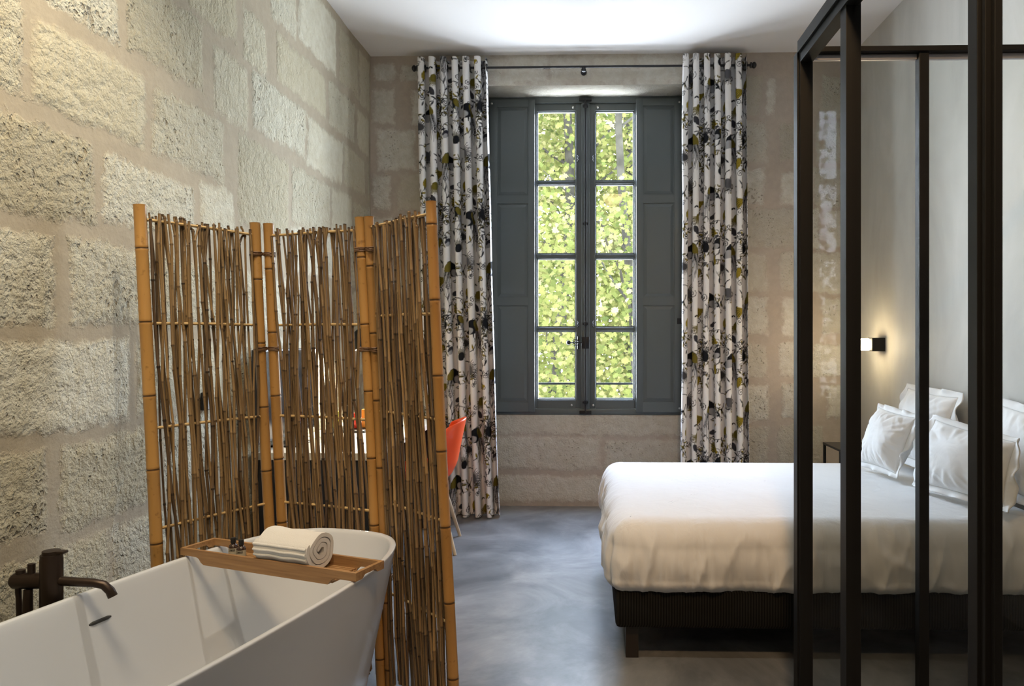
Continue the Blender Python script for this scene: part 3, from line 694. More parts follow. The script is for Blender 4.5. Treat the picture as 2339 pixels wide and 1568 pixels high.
# ------------------------------------------------------------------ bed
BX0, BX1, BY0, BY1 = .108, 1.86, 2.985, 4.43
bed = empty('bed', (.95, 3.7, 0), 'low double bed with dark ribbed fabric base and block legs', 'bed'); OB = Vector((.95, 3.7, 0))
b = MB(); b.box(BX0-OB.x, BX1-OB.x, BY0-OB.y, BY1-OB.y, .130, .292, bev=.018); b.build('bed_base', M['bedbase'], bed, smooth=30)
for x in (.176, 1.82):
    for y in (3.045, 4.37):
        b = MB(); b.box(x-.026-OB.x, x+.026-OB.x, y-.026-OB.y, y+.026-OB.y, 0, .131, bev=.002); b.build('leg', M['bedleg'], bed)
def rrect(t, x0, x1, y0, y1, r):
    """point on rounded rect, t arc length fraction arrays"""
    Lx, Ly = x1-x0-2*r, y1-y0-2*r; q = PI*r/2; tot = 2*(Lx+Ly)+4*q; s = (t % 1)*tot
    X = np.zeros_like(s); Y = np.zeros_like(s); NX = np.zeros_like(s); NY = np.zeros_like(s); st = 0
    segs = [('l', x0+r, y0, 1, 0, Lx), ('c', x1-r, y0+r, -PI/2, 0, q), ('l', x1, y0+r, 0, 1, Ly), ('c', x1-r, y1-r, 0, 0, q), ('l', x1-r, y1, -1, 0, Lx), ('c', x0+r, y1-r, PI/2, 0, q), ('l', x0, y1-r, 0, -1, Ly), ('c', x0+r, y0+r, PI, 0, q)]
    for k, a, b_, c_, d_, L in segs:
        m = (s >= st) & (s < st+L+1e-9); u = s-st
        if k == 'l':
            X = np.where(m, a+c_*u, X); Y = np.where(m, b_+d_*u, Y); NX = np.where(m, d_, NX); NY = np.where(m, -c_, NY)
        else:
            w = c_+u/r; X = np.where(m, a+r*np.cos(w), X); Y = np.where(m, b_+r*np.sin(w), Y); NX = np.where(m, np.cos(w), NX); NY = np.where(m, np.sin(w), NY)
        st += L
    return X, Y, NX, NY, tot
def bed_cover():
    nt = 900; prof = []   # (outset, z)
    for i in range(14): prof.append((-.050+.072*math.sin(i/13*PI/2), .268+.062*(1-math.cos(i/13*PI/2))))
    for i in range(1, 12): prof.append((.022+.010*math.sin(i/12*PI), .330+.13*i/12))
    R = .105
    for i in range(0, 26): w = i/25*PI/2; prof.append((.022-R*(1-math.cos(w)), .462+R*1.0*math.sin(w)))
    zt = prof[-1][1]; n0 = len(prof)
    for i in range(1, 40): prof.append((None, zt+.018*math.sin(i/39*PI/2), i/39))
    T = np.linspace(0, 1, nt, endpoint=False); X0, Y0_, NX, NY, tot = rrect(T, BX0, BX1, BY0, BY1, .065)
    P = np.zeros((nt, len(prof), 3)); s = T*tot
    for j, p in enumerate(prof):
        if p[0] is not None:
            o_ = np.where(NX > 0, p[0]*(1-.72*np.clip(NX, 0, 1)), p[0]); x = X0+NX*o_; y = Y0_+NY*o_; z = np.full(nt, p[1]); last = (x, y)
            side = max(0, 1-j/(n0*0.95))
            # tucked-sheet folds rising from the hem: mostly near vertical, slanting
            zz = p[1]
            d = np.zeros(nt)
            for q, (f1, sl, am) in enumerate(((7, .35, .0075), (15, -.25, .008), (33, .15, .0045), (2.6, .8, .005), (60, .1, .002))):
                v = vnoise(s*f1+zz*sl*f1, zz*(3.0+q)+q*9+s*(1.1+.6*q), 40+q); d += am*((1-np.abs(2*v-1))**2.2*1.6-.45)
            d *= side**.7*1.5*min(1, .25+j/14)
            x = x+NX*d; y = y+NY*d
            # folded corner at the foot
            cd = np.abs(s-(0.0))
            cr = np.exp(-((s-(tot-.075))/.010)**2)*max(0, min(1, (.50-p[1])/.08)); x = x-NX*.022*cr; y = y-NY*.022*cr
            hem = (.003*np.sin(s*7)+.0015*np.sin(s*23+1))*max(0, 1-j/8)
            P[:, j, 0], P[:, j, 1], P[:, j, 2] = x, y, z+hem
        else:
            k = p[2]; sx = np.clip(last[0], BX0+.62, BX1-.62); sy = np.full(nt, (BY0+BY1)/2)
            x = last[0]*(1-k)+sx*k; y = last[1]*(1-k)+sy*k
            zd = (vnoise(x*5, y*5, 70)-.5)*.010*min(1, k*3)+(vnoise(x*14+y*6, y*4, 71)-.5)*.0035
            if k == 1.0: x = np.round(x/.01)*.01
            ex = np.clip(np.abs(x-(BX0+BX1)/2)/((BX1-BX0)/2-.083), 0, 1); ey = np.clip(np.abs(y-(BY0+BY1)/2)/((BY1-BY0)/2-.083), 0, 1)
            P[:, j, 0], P[:, j, 1], P[:, j, 2] = x, y, zt+.020*(1-ex**2.5)*(1-ey**2.5)+zd
    o = grid_object('mattress_cover', P, M['sheet'], closed_u=True)
    bm = bmesh.new(); bm.from_mesh(o.data); be = [e for e in bm.edges if e.is_boundary]
    bmesh.ops.remove_doubles(bm, verts=bm.verts, dist=.0004); bmesh.ops.holes_fill(bm, edges=[e for e in bm.edges if e.is_boundary], sides=0)
    bmesh.ops.recalc_face_normals(bm, faces=bm.faces); bm.to_mesh(o.data); bm.free()
    tag(o, 'thick mattress in a creased white cover tucked over the dark bed base', 'mattress')
bed_cover()

def pillow(label, bl, br, tl, tr, th, seed, name='pillow'):
    bl, br, tl, tr = map(Vector, (bl, br, tl, tr)); ctr = (bl+br+tl+tr)/4
    e = empty(name, tuple(Vector((ctr.x, ctr.y, min(bl.z, br.z)))), label, 'pillow', 'pillows at the head of the bed'); O2 = e.location.copy()
    n = 61; fl = .13
    nrm = ((br-bl).cross(tl-bl)).normalized()
    def pos(u, v): a = (u+1)/2; b_ = (v+1)/2; return (bl*(1-a)+br*a)*(1-b_)+(tl*(1-a)+tr*a)*b_
    U, V = np.meshgrid(np.linspace(-1, 1, n), np.linspace(-1, 1, n), indexing='ij')
    e0 = 1-fl
    # body: puffed cushion
    su, sv = U*e0, V*e0
    pin = .055*(1-np.abs(V)**2)*np.abs(U)**3*np.sign(U); pin2 = .055*(1-np.abs(U)**2)*np.abs(V)**3*np.sign(V)
    su = su-pin; sv = sv-pin2
    prof = (np.clip(1-np.abs(U)**2.4, 0, 1)*np.clip(1-np.abs(V)**2.4, 0, 1))**.55
    wr = (vnoise(U*2.2+9, V*2.2, seed)-.5)*.022+((vnoise(U*7+V*5, V*3, seed+1)-.5)*.010+(vnoise(U*15+V*6, V*5, seed+2)-.5)*.006)*np.clip(np.hypot(U, V)*1.3-.3, .2, 1)
    rad = .012*(vnoise(np.arctan2(V, U)*9+30, np.hypot(U, V)*1.2, seed+3)-.5)*np.clip(np.hypot(U, V)-.4, 0, 1)*2
    rs = []
    for sg in (1, -1):
        P = np.zeros((n, n, 3))
        for i in range(n):
            for j in range(n):
                p = pos(su[i, j], sv[i, j])+nrm*sg*(th/2*prof[i, j]+(wr[i, j]+rad[i, j])*min(1, prof[i, j]*1.6)*(1 if sg > 0 else .6)); P[i, j] = p-O2
        rs.append(P)
    V_ = [tuple(p) for p in rs[0].reshape(-1, 3)]+[tuple(p) for p in rs[1].reshape(-1, 3)]; F_ = []
    for k in (0, 1):
        for i in range(n-1):
            for j in range(n-1):
                q = [k*n*n+i*n+j, k*n*n+(i+1)*n+j, k*n*n+(i+1)*n+j+1, k*n*n+i*n+j+1]; F_.append(q if k == 0 else q[::-1])
    b = MB(); b.v = V_; b.f = F_; b.t = [0]*len(V_)
    o = b.build('cushion', M['pillow'], e)
    bm = bmesh.new(); bm.from_mesh(o.data); bmesh.ops.remove_doubles(bm, verts=bm.verts, dist=.0006); bmesh.ops.recalc_face_normals(bm, faces=bm.faces)
    for f in bm.faces: f.smooth = True
    bm.to_mesh(o.data); bm.free()
    # flat flange round the seam
    m = 240; rr = 6; P = np.zeros((m, rr, 3)); r_ = random.Random(seed); a1, a2, a3 = r_.uniform(0, 6), r_.uniform(0, 6), r_.uniform(0, 6)
    for i in range(m):
        t = i/m*4; k = int(t); f = (t-k)*2-1; u, v = ((f, -1), (1, f), (-f, 1), (-1, -f))[k]
        uu = u*e0-.055*(1-abs(v)**2)*abs(u)**3*(1 if u > 0 else -1); vv = v*e0-.055*(1-abs(u)**2)*abs(v)**3*(1 if v > 0 else -1)
        for j in range(rr):
            q = j/(rr-1); w = math.sin(i/m*2*PI*9+a1)*.012+math.sin(i/m*2*PI*17+a2)*.007+math.sin(i/m*2*PI*3+a3)*.014
            mu, mv = uu*(1-q)+u*q*.99, vv*(1-q)+v*q*.99
            P[i, j] = pos(mu, mv)+nrm*(w*q*q)-O2
            if P[i, j, 2] < -.0: P[i, j, 2] = 0.002
    fo = grid_object('flange', P, M['pillow'], parent=e, closed_u=True); sm = fo.modifiers.new('t', 'SOLIDIFY'); sm.thickness = .004
    sm.offset = 0
pillow('white flanged pillow leaning in front at the window side of the bed', (1.46, 4.08, .602), (1.51, 3.68, .602), (1.60, 4.16, .935), (1.64, 3.72, .915), .17, 3)
pillow('white square pillow propped upright on the plaster wall, nearer the window', (1.74, 4.42, .60), (1.74, 3.76, .60), (1.87, 4.43, 1.03), (1.87, 3.75, 1.02), .14, 13)
pillow('large white flanged pillow leaning in front, nearer the glass partition', (1.50, 3.54, .602), (1.66, 2.975, .602), (1.63, 3.58, .935), (1.735, 3.01, .89), .165, 23)
pillow('white square pillow against the plaster wall, seen beyond the thickest black post', (1.81, 3.56, .60), (1.81, 2.96, .60), (1.88, 3.56, 1.03), (1.88, 2.95, .99), .10, 33)

# ------------------------------------------------------------------ wall light and side table
sc_ = empty('wall_sconce', (XR, 4.94, 1.25), 'small lit wall light with ribbed glass head beside the bed', 'wall light')
b = MB(); b.box(-.085, 0, -.045, .045, -.044, .044, bev=.003); b.build('mount', M['black_frame'], sc_, smooth=30)
b = MB(); b.lathe([(.030, 0), (.038, .004), (.040, .012)]+[(.040-.004*(i % 2), .014+.006*i) for i in range(13)]+[(.034, .092), (0, .094)], Matrix.Translation((-.085, 0, 0)) @ Matrix.Rotation(-PI/2, 4, 'Y'), 24)
hg = b.build('glass_head', M['bulb'], sc_, smooth=40)
lamp('sconce_light', 'POINT', (XR-.13, 4.94, 1.25), 12, (1.0, 0.72, 0.42), size=.045)
tb = empty('side_table', (1.74, 4.90, 0), 'small black metal side table behind the bed by the stone wall', 'side table')
b = MB(); b.box(-.16, .16, -.17, .17, .575, .590, bev=.002); b.build('tabletop', M['bedleg'], tb)
for x in (-.15, .15):
    for y in (-.16, .16): b = MB(); b.box(x-.008, x+.008, y-.008, y+.008, 0, .576); b.build('leg', M['black_frame'], tb)

# ------------------------------------------------------------------ orange chair
ch = empty('shell_chair', (-1.03, 4.60, 0), 'orange moulded shell chair with pale wooden legs at the desk', 'chair', rz=math.radians(96))
def shell():
    n, m = 33, 41; P = np.zeros((m, n, 3))
    # side profile: local y forward (seat front at -y after rotation), z up; points of the centre line
    cl = [(.215, .405), (.20, .432), (.12, .437), (.0, .428), (-.10, .425), (-.17, .45), (-.205, .52), (-.225, .62), (-.245, .72), (-.262, .80)]
    ts = np.linspace(0, 1, len(cl)); ty = [c[0] for c in cl]; tz = [c[1] for c in cl]
    for i in range(m):
        t = i/(m-1); y = np.interp(t, ts, ty); z = np.interp(t, ts, tz)
        wd = np.interp(t, [0, .1, .45, .62, .85, 1], [.19, .215, .225, .22, .20, .165])
        for j in range(n):
            u = j/(n-1)*2-1; cup = abs(u)**3
            back = min(1, max(0, (t-.45)/.2))
            P[i, j] = (wd*u*(1-.06*cup*(1-back)), y+back*.085*cup*1.2, z+(1-back)*.085*cup*min(1, .3+t*2.2)-(back*cup*.05 if t > .9 else 0)*((t-.9)/.1))
    return P
o = grid_object('seat_shell', shell(), M['orange'], parent=ch); sm = o.modifiers.new('t', 'SOLIDIFY'); sm.thickness = .008; ss = o.modifiers.new('s', 'SUBSURF'); ss.levels = ss.render_levels = 1
for sx in (-1, 1):
    for sy in (-1, 1):
        b = MB(); b.tube([(sx*.12, sy*.10, .40), (sx*.215, sy*.215, 0)], [.017, .010], 12); b.build('leg', M['leg_wood'], ch, smooth=True)
b = MB()
for sx in (-1, 1):
    b.tube([(sx*.14, .12, .385), (sx*.14, -.12, .385)], .006, 8); b.tube([(sx*.13, .13, .30), (-sx*.13, -.13, .37)], .004, 6); b.tube([(.13, sx*.12, .385), (-.13, sx*.12, .385)], .006, 8)
    b.tube([(sx*.10, 0, .385), (sx*.08, 0, .425)], .008, 8)
b.build('brace', M['black_iron'], ch, smooth=True)

# ------------------------------------------------------------------ desk, television, lamp, snacks
dk = empty('desk', (-1.30, 4.35, 0), 'dark desk with pale top against the stone wall behind the bamboo screen', 'desk')
b = MB(); b.box(-.285, .285, -.86, .72, .715, .75, bev=.002); b.build('desktop', M['desk_top'], dk)
b = MB(); b.box(-.28, .27, -.85, -.82, 0, .714); b.build('side_panel', M['desk_dark'], dk)
b = MB(); b.box(-.28, .27, .68, .71, 0, .714); b.build('side_panel', M['desk_dark'], dk)
b = MB(); b.box(-.27, -.25, -.82, .68, .2, .714); b.build('back_panel', M['desk_dark'], dk)
b = MB(); b.box(-.24, .265, -.82, -.35, .10, .712); d_ = b.build('drawer_unit', M['desk_dark'], dk)
b = MB(); b.box(.265, .275, -.6, -.5, .5, .51); b.build('handle', M['steel'], d_)
tv = empty('television', (-1.52, 3.78, .75), 'black flat television standing on the desk behind the bamboo screen', 'television')
b = MB(); b.box(-.03, .0, -.40, .36, .05, .49, bev=.004); b.build('housing', M['plastic'], tv, smooth=30)
b = MB(); b.box(.0, .002, -.39, .35, .062, .48); b.build('screen', M['screen_glass'], tv)
b = MB(); b.box(-.07, .07, -.12, .10, 0, .008, bev=.003); b.box(-.022, -.006, -.03, .02, .006, .06); b.build('stand', M['plastic'], tv)
wb_ = MB(); wb_.box(XL+.006, XL+.03, 3.035, 3.10, .995, 1.07, bev=.004)
tag(wb_.build('thermostat', M['plastic']), 'small black control box on the stone wall seen through the bamboo screen', 'wall control')
dl = empty('desk_lamp', (-1.36, 4.80, .75), 'black desk lamp glowing warmly against the stone wall behind the bamboo screen', 'lamp')
b = MB(); b.lathe([(.08, 0), (.08, .012), (.012, .020), (0, .02)], None, 24); b.build('lamp_base', M['black_frame'], dl, smooth=40)
b = MB(); b.tube([(0, 0, .01), (0, 0, .50), (-.01, -.08, .55), (-.02, -.22, .53)], .007, 10); b.build('lamp_arm', M['black_frame'], dl, smooth=True)
Msh = Matrix.Translation((-.02, -.28, .53)) @ Matrix.Rotation(math.radians(-25), 4, 'Y')
b = MB(); b.lathe([(.02, .07), (.03, .065), (.075, -.04), (.073, -.04), (.028, .06), (.02, .064)], Msh, 28); b.build('lamp_shade', M['black_frame'], dl, smooth=40)
b = MB(); b.lathe([(0, -.03), (.02, -.022), (.028, 0), (.02, .03), (.012, .05)], Msh, 16); b.build('bulb', M['bulb'], dl, smooth=True)
lamp('desk_lamp_light', 'SPOT', (-1.385, 4.52, 1.235), 40, (1.0, 0.84, 0.60), target=(-1.58, 4.36, .80), size=.03, angle=140, blend=.5)
b = MB(); b.box(-1.52, -1.28, 4.22, 4.42, .751, .765, bev=.004); tag(b.build('snack_tray', M['plastic']), 'low dark tray holding snack packets on the desk', 'tray')
for k, (x, y, hgt, c_, nm, lb) in enumerate(((-1.47, 4.30, .10, (.75, .70, .12), 'snack_packet', 'yellow snack packet on the desk tray, nearest the television'), (-1.41, 4.33, .13, (.03, .03, .03), 'snack_packet', 'black snack packet on the desk tray'),
        (-1.36, 4.31, .09, (.75, .05, .02), 'snack_packet', 'red snack packet on the desk tray'), (-1.31, 4.34, .11, (.70, .33, .05), 'snack_packet', 'orange snack packet at the chair end of the desk tray'))):
    b = MB(); b.box(x-.022, x+.022, y-.012, y+.012, .766, .766+hgt, bev=.006)
    tag(b.build(nm, simple('packet_%d' % k, c_, .35), smooth=30), lb, 'snack packet', 'snack packets on the desk tray')
for x, y, lb in ((-1.45, 4.03, 'drinking glass on the desk beside the television'), (-1.37, 3.98, 'drinking glass on the desk nearer the front edge')):
    b = MB(); b.lathe([(.026, 0), (.032, .09), (.030, .09), (.024, .006), (0, .006)], Matrix.Translation((x, y, .751)), 20)
    tag(b.build('drinking_glass', M['shower_glass'], smooth=40), lb, 'glass', 'drinking glasses on the desk')

# ------------------------------------------------------------------ bathtub
AX = math.radians(14.5); ta, tn = Vector((math.sin(AX), math.cos(AX), 0)), Vector((math.cos(AX), -math.sin(AX), 0))
T0 = tn*(-1.507)+ta*1.555; TL, TWd, TZ = .835, .343, .60
def tub_ring(sa, sn, z, n=96, p=3.0):
    out = []
    for i in range(n):
        w = 2*PI*i/n; c, s = math.cos(w), math.sin(w); r = (abs(c)**p+abs(s)**p)**(-1/p)
        out.append(tuple(T0+ta*(r*c*TL*sa)+tn*(r*s*TWd*sn)+Vector((0, 0, z))))
    return out
prof = [(.80, .70, .0), (.81, .715, .012), (.85, .765, .12), (.90, .84, .28), (.95, .92, .44), (.985, .975, .56), (.996, .992, .590), (.998, .995, .597), (.994, .985, .600), (.978, .955, .600), (.972, .943, .597), (.966, .932, .585),
        (.93, .87, .48), (.87, .78, .32), (.81, .70, .20), (.75, .62, .155), (.60, .46, .142), (.3, .22, .138), (.02, .02, .136)]
V_ = []; F_ = []
for k, (sa, sn, z) in enumerate(prof): V_ += tub_ring(sa, sn, z)
n = 96
for k in range(len(prof)-1):
    for i in range(n): F_.append((k*n+i, k*n+(i+1) % n, (k+1)*n+(i+1) % n, (k+1)*n+i))
F_.append(tuple(range(n))[::-1]); F_.append(tuple((len(prof)-1)*n+i for i in range(n)))
b = MB(); b.v = [tuple(Vector(p)-Vector((T0.x, T0.y, 0))) for p in V_]; b.f = F_; b.t = [0]*len(V_)
tub = b.build('bathtub', M['tub'], smooth=60, loc=(T0.x, T0.y, 0)); tub.modifiers.new('s', 'SUBSURF').render_levels = 1
tag(tub, 'white freestanding bathtub with a flared thin rim', 'bathtub')
# overflow slot on the inner side wall, under the spout
slc = Vector((-1.235, 1.905, 0)); 
b = MB(); zc = .535
so = T0 - tn*(TWd*.897) + ta*(.065)
pts = [so+ta*q+Vector((0, 0, .515)) for q in np.linspace(-.035, .035, 7)]
b.tube([tuple(Vector(p)-Vector((T0.x, T0.y, 0))) for p in pts], [.003]+[.006]*5+[.003], 10); b.build('overflow_slot', M['label_dark'], tub, smooth=True)

# ------------------------------------------------------------------ bath mixer
fx, fy = -1.452, 1.975
fa = empty('bath_mixer', (fx, fy, 0), 'dark bronze floor-standing bath mixer tap between the tub and stone wall', 'tap')
b = MB(); b.lathe([(.045, 0), (.045, .008), (.0265, .010), (.0265, .55), (.0275, .552), (.0275, .700), (.0265, .703), (.0265, .712), (0, .714)], None, 28); b.build('column', M['bronze'], fa, smooth=40)
b = MB(); b.tube([(.02, 0, .640), (.115, .004, .634), (.140, .006, .628), (.156, .008, .612), (.163, .009, .596)], [.0125, .0115, .0115, .012, .0125], 16); b.build('spout', M['bronze'], fa, smooth=50)
b = MB(); b.box(-.01, .040, -.012, .012, .714, .722, bev=.003); b.lathe([(.022, .712), (.022, .722), (0, .723)], None, 20); b.build('lever', M['bronze'], fa, smooth=40)
b = MB(); b.tube([(-.02, 0, .640), (-.098, -.003, .640), (-.106, -.003, .640)], [.021, .021, .015], 20)
b.lathe([(.0095, 0), (.0095, .026), (0, .027)], Matrix.Translation((-.055, 0, .66)), 14); b.lathe([(.012, 0), (.012, .012), (0, .013)], Matrix.Translation((-.085, 0, .657)), 14); b.build('diverter', M['bronze'], fa, smooth=40)
hs_ = MB(); hs_.tube([(-.055, -.012, .62), (-.055, -.014, .56), (-.053, -.014, .42)], [.011, .013, .010], 14)
h_ = hs_.build('hand_shower', M['bronze'], fa, smooth=40)
b = MB(); pts = [(-.088+.004*math.sin(i*.35), -.006, .63-.018*i) for i in range(34)]; b.tube(pts, [.007+.0006*(i % 2) for i in range(34)], 10); b.build('hose', M['bronze'], h_, smooth=50)

# ------------------------------------------------------------------ bath tray, towel, bottles
pL = Vector((-1.275, 2.400, 0)); pR = Vector((-.641, 2.162, 0)); du = (pR-pL).normalized(); dv = Vector((-du.y, du.x, 0)); LEN = (pR-pL).length+.006
trz = math.atan2(du.y, du.x); mid = (pL+pR)/2
tr_ = empty('bath_tray', (mid.x, mid.y, .601), 'bamboo bath tray with slatted middle resting across the white tub', 'bath tray', rz=trz)
hl, hw = LEN/2, .066
def rail_poly(): # side rail: shallow at the ends, deeper in the middle, with S curves
    top = [(-hl, .026), (hl, .026)]; bot = [(hl, .002), (hl-.075, .002), (hl-.088, -.004), (hl-.10, -.018), (-hl+.10, -.018), (-hl+.088, -.012), (-hl+.078, .0), (-hl+.066, .004), (-hl, .004)]
    return top+bot
for sg in (-1, 1):
    b = MB(); y = sg*(hw-.005); b.prism(rail_poly(), y-.005, y+.005, lambda a, z, d: Vector((a, d, z))); b.build('side_rail', M['tray'], tr_)
for sg in (-1, 1):
    b = MB(); pol = [(-hw+.01, .026), (hw-.01, .026), (hw-.01, .002), (hw-.03, .002), (hw-.042, .012), (-hw+.042, .012), (-hw+.03, .002), (-hw+.01, .002)]
    b.prism(pol, sg*hl-sg*.012, sg*hl, lambda a, z, d: Vector((d, a, z))); b.build('end_rail', M['tray'], tr_)
sl0, sl1 = -hl+.125, hl-.095
for i in range(9):
    y = -hw+.016+i*(2*hw-.032)/8; b = MB(); b.box(sl0, sl1, y-.0045, y+.0045, -.010, -.004, bev=.001); b.build('slat', M['tray'], tr_)
for x in (sl0+.004, (sl0+sl1)/2, sl1-.004):
    b = MB(); b.box(x-.008, x+.008, -hw+.01, hw-.01, -.016, -.010); b.build('cross_bar', M['tray'], tr_)
ZS = .601-.004
def towel():
    # spiral strip of thick terry, flattened roll; local x along the roll
    L = .205; R0 = .0665; th = .0135; turns = 3.1; n = 230; pts = []; out = []
    for i in range(n):
        q = i/(n-1); w = q*turns*2*PI; r = R0-th*.5-th*1.18*w/(2*PI)
        wob = 1+.05*math.sin(3*w+.5)+.03*math.sin(5*w); r *= wob if q > .25 else 1+(wob-1)*q*4
        pts.append((r*math.cos(w+.6+PI*.65)*1.0, r*math.sin(w+.6+PI*.65)*.93))
    nx = 40; top = []; V_ = []; F_ = []
    prof2 = []
    for s_ in (1, -1):
        rng_ = range(n) if s_ > 0 else range(n-1, -1, -1)
        for i in rng_:
            a = pts[max(i-1, 0)]; c = pts[min(i+1, n-1)]; dx, dy = c[0]-a[0], c[1]-a[1]; l = math.hypot(dx, dy)+1e-9
            ed = min(1, min(i, n-1-i)/3+.35)
            prof2.append((pts[i][0]+s_*dy/l*th*.46*ed, pts[i][1]-s_*dx/l*th*.46*ed))
    k = len(prof2); r = random.Random(3)
    for ix in range(nx+1):
        x = (ix/nx-.5)*L; edge = min(ix, nx-ix); sc = 1-(.10 if edge == 0 else .04 if edge == 1 else 0)*0.4
        sag = 1+.03*math.sin(ix*.35)+.02*(1-ix/nx)
        for (a, c_) in prof2:
            V_.append((x, a*sag*sc, c_*sag*sc))
    # slightly domed ends so the coil reads
    for ix in range(nx):
        for j in range(k): F_.append((ix*k+j, ix*k+(j+1) % k, (ix+1)*k+(j+1) % k, (ix+1)*k+j))
    # end caps as strips across the thickness
    for j in range(n-1):
        a, c_ = j, k-1-j
        F_.append((a, a+1, c_-1, c_)); F_.append((nx*k+a, nx*k+c_, nx*k+c_-1, nx*k+a+1))
    b = MB(); b.v = V_; b.f = F_; b.t = [0]*len(V_)
    return b
p = pL+du*(LEN*.585); 
tw = towel().build('rolled_towel', M['towel'], smooth=60, loc=(p.x, p.y, ZS+.061)); tw.rotation_euler = (0, 0, trz)
tag(tw, 'thick white terry towel rolled up on the bamboo bath tray', 'towel')
def sagf(x): ix = (x/.205+.5)*40; return 1+.03*math.sin(ix*.35)+.02*(1-ix/40)
b = MB()
for k, w0 in enumerate((2.90, 3.16, 3.42)):
    b.tube([(x, math.cos(w0)*(.0650-.0025*k*.26)*sagf(x), math.sin(w0)*.0605*sagf(x)) for x in np.linspace(-.100, .100, 24)], .0045, 8)
b.build('woven_band', M['towel'], tw, smooth=60)
def bottle(t, off, label):
    q = pL+du*(LEN*t)+dv*off; e = empty('toiletry_bottle', (q.x, q.y, ZS), label, 'bottle', 'small toiletry bottles on the bath tray')
    b = MB(); b.lathe([(.013, 0), (.0145, .002), (.0145, .030), (.0125, .037), (.007, .041), (.0065, .045), (0, .045)], None, 24); b.build('bottle_body', M['amber'], e, smooth=40)
    b = MB(); b.lathe([(.0080, .044), (.0085, .045)]+[(.0085-.0003*(i % 2), .045+.0015*i) for i in range(8)]+[(.0080, .060), (0, .0605)], None, 24); b.build('cap', M['cap'], e, smooth=30)
    b = MB(); b.lathe([(.0147, .004), (.0147, .029)], None, 24); b.f = b.f[:24]; lo = b.build('bottle_label', M['label'], e, smooth=40)
    b = MB(); n_ = 24; vs = []; 
    for i in range(13):
        w = -PI/2-.75+1.5*i/12; vs += [(.0149*math.cos(w), .0149*math.sin(w), .020), (.0149*math.cos(w), .0149*math.sin(w), .0265)]
    b.add(vs, [(2*i, 2*i+2, 2*i+3, 2*i+1) for i in range(12)]); b.build('title_band', M['label_dark'], lo)
    b = MB()
    for i in range(7):
        w = -PI/2-.6+1.2*i/6; c, s = math.cos(w), math.sin(w); r_ = .0151
        if i == 3: continue
        pts = [(w-.05, .0215), (w-.05, .0250), (w+.05, .0250), (w+.05, .0215)]
        for a_, b_ in ((0, 1), (1, 2) if i % 2 else (0, 3), (2, 3)):
            (w1_, z1_), (w2_, z2_) = pts[a_], pts[b_]; b.tube([(r_*math.cos(w1_), r_*math.sin(w1_), z1_), (r_*math.cos(w2_), r_*math.sin(w2_), z2_)], .0003, 4)
    b.build('lettering', M['label'], lo)
bottle(.215, .004, 'small dark bottle with cream label on the bath tray, farther from the towel')
bottle(.275, -.004, 'small dark bottle with cream label on the bath tray, nearer the towel')

# ------------------------------------------------------------------ bamboo folding screen
HS = 1.743
def LN(x, y, z): return (x+.045*(HS-z)*1.05, y, z)
scr = empty('folding_screen', (-1.1, 2.7, 0), 'three-panel folding screen of golden bamboo posts and thin sticks behind the tub', 'folding screen'); OS = Vector((-1.1, 2.7, 0))
sr = random.Random(77)
def loc_(p): return Vector(p)-OS
def post(x, y, parent, ztop=HS, r=.0195, ph=0.0, nodes=None):
    b = MB(); b.tone = sr.uniform(.35, .9); pts = []; rd_ = []; tn_ = []; z = 0; nz = nodes or [ph+i*.245 for i in range(9)]
    zz = sorted(set([0, ztop]+[q for q in nz if .02 < q < ztop-.02])); 
    for i in range(len(zz)-1):
        a, c = zz[i], zz[i+1]
        pts += [a+.004, a+.010, (a+c)/2, c-.010, c-.004]; rd_ += [r*1.05, r*1.0, r*.985, r*.995, r*1.06]; tn_ += [b.tone-.25, b.tone, b.tone, b.tone, b.tone-.15]
        if i < len(zz)-2: pts += [c-.001, c+.001]; rd_ += [r*.975]*2; tn_ += [-.9]*2
    b.tube([loc_(LN(x+.002*math.sin(q*3+x*9), y, q)) for q in pts], rd_, 18, tones=tn_)
    return b.build('bamboo_post', M['post'], parent, smooth=50, attr=True)
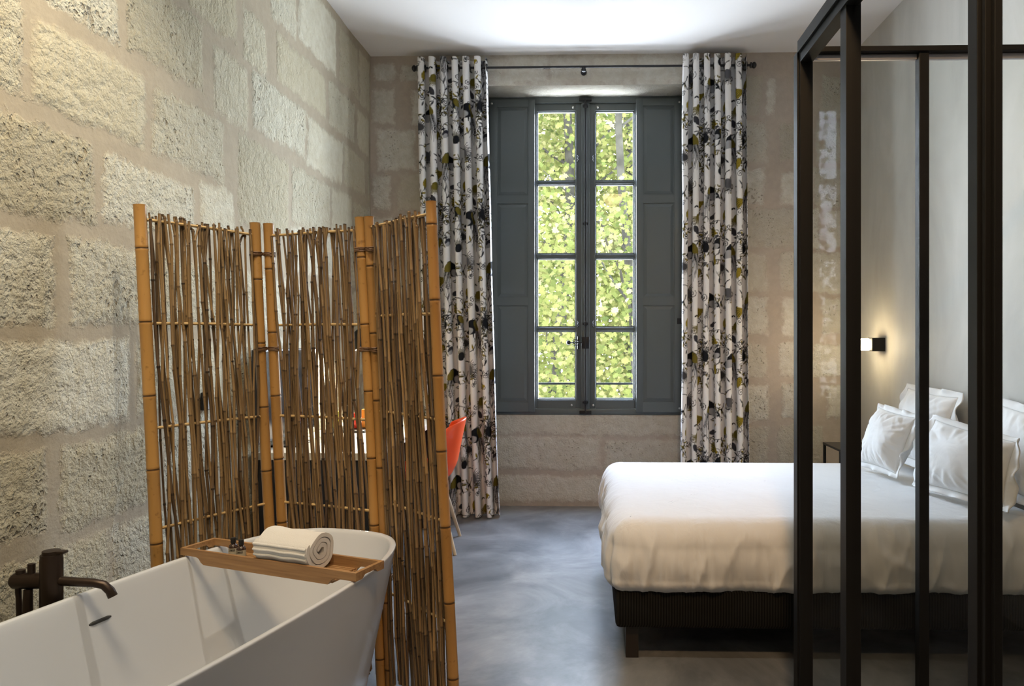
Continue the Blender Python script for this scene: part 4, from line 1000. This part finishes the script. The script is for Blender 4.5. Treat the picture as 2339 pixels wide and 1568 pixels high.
def panel(A, B, pa, pb, n, bars, front, seed, ra=.0195, rb=.0195):
    A, B = Vector((*A, 0)), Vector((*B, 0)); d = (B-A).normalized(); L = (B-A).length; nr = Vector((d.y, -d.x, 0)) # toward camera side
    r = random.Random(seed); s = MB()
    for layer in (0, 1):
        off = (.0085 if layer == 0 else -.0085)
        for i in range(n):
            f = (i+.5+r.uniform(-.35, .35))/n; f0 = .035/L+f*(1-.07/L); drift = r.uniform(-.05, .05)
            s.tone = min(1, max(0, r.gauss(.45, .25))); rad = r.uniform(.0040, .0060); zt = HS-.035+r.uniform(-.02, .012); z0 = .04+r.uniform(0, .04)
            pts = []; rd_ = []; z = z0; nn = r.uniform(.12, .3); wob = r.uniform(0, 6); k = 0; kink = 0
            zz = [z0]
            while zz[-1] < zt: zz.append(zz[-1]+r.uniform(.15, .30))
            zz[-1] = zt
            for q in range(len(zz)-1):
                a, c = zz[q], zz[q+1]; kink2 = kink*.4+r.uniform(-.012, .012)
                for z, kk, rr_ in ((a+.004, kink, 1.0), ((a*2+c)/3, kink*.66+kink2*.33, .93), ((a+c*2)/3, kink*.33+kink2*.66, .93), (c-.006, kink2, 1.0), (c, kink2, 1.28 if q < len(zz)-2 else 1.0)):
                    fx_ = f0*L+drift*(z/HS-.5)*1.2+kk; fx_ = min(L-.026, max(.026, fx_))
                    pp = A+d*fx_+nr*(off+.003*math.sin(z*5+wob)*(1 if layer == 0 else .8)); pts.append(loc_(LN(pp.x, pp.y, z))); rd_.append(rad*rr_*(1-.12*z/HS))
                kink = kink2
            s.tube(pts, rd_, 7, tones=[s.tone-(.55 if q_ % 5 == 4 else 0) for q_ in range(len(pts))])
    pn = s.build('reed_panel', M['stick'], scr, smooth=60, attr=True)
    for (x, y), rr_, ph in ((pa, ra, r.uniform(.05, .2)), (pb, rb, r.uniform(.05, .2))): post(x, y, pn, r=rr_, ph=ph)
    for z in bars:
        b = MB(); b.tone = r.uniform(.5, .9); b.tube([loc_(LN(*(A+d*.012).xy, z)), loc_(LN(*((A+B)/2).xy, z+.002)), loc_(LN(*(B-d*.012).xy, z))], .0052, 8); b.build('crossbar', M['bar'], pn, smooth=True, attr=True)
    return pn
PA, P2a, P2b, P3a, P3b, PR = (-1.490, 2.435), (-1.284, 2.832), (-1.243, 2.856), (-.838, 2.712), (-.802, 2.700), (-.513, 2.401)
bars = (1.692, 1.345, .995, .66, .33)
panel(PA, P2a, PA, P2a, 25, bars, 1, 5)
p2 = panel(P2b, P3a, P2b, P3a, 26, bars, 1, 15)
p3 = panel(P3b, PR, P3b, PR, 24, (1.70, 1.375, 1.03, .70, .37), 1, 25, ra=.018, rb=.0175)
def lash(a, c, z, parent):
    b = MB(); a, c = Vector((*a, 0)), Vector((*c, 0)); d = (c-a).normalized(); n_ = Vector((-d.y, d.x, 0))
    for k in (-1, 0, 1):
        pts = []
        for i in range(41):
            w = 2*PI*i/40; rr_ = .0215
            # figure-eight loop round both posts
            px = math.cos(w)*((c-a).length/2+rr_); py = math.sin(2*w)*rr_*1.15
            q = (a+c)/2+d*px+n_*py; pts.append(loc_(LN(q.x, q.y, z+k*.0055+.003*math.sin(w*2+k))))
        b.tube(pts, .0022, 6, cap=False)
        for e_ in (a, c):
            pts = [loc_(LN(e_.x+.0208*math.cos(w), e_.y+.0208*math.sin(w), z+k*.0055)) for w in [2*PI*i/20 for i in range(21)]]; b.tube(pts, .0022, 6, cap=False)
    b.build('lashing', M['lash'], parent, smooth=True)
for z in (1.62, 1.255, .42): lash(P2a, P2b, z, p2); lash(P3a, P3b, z, p3)
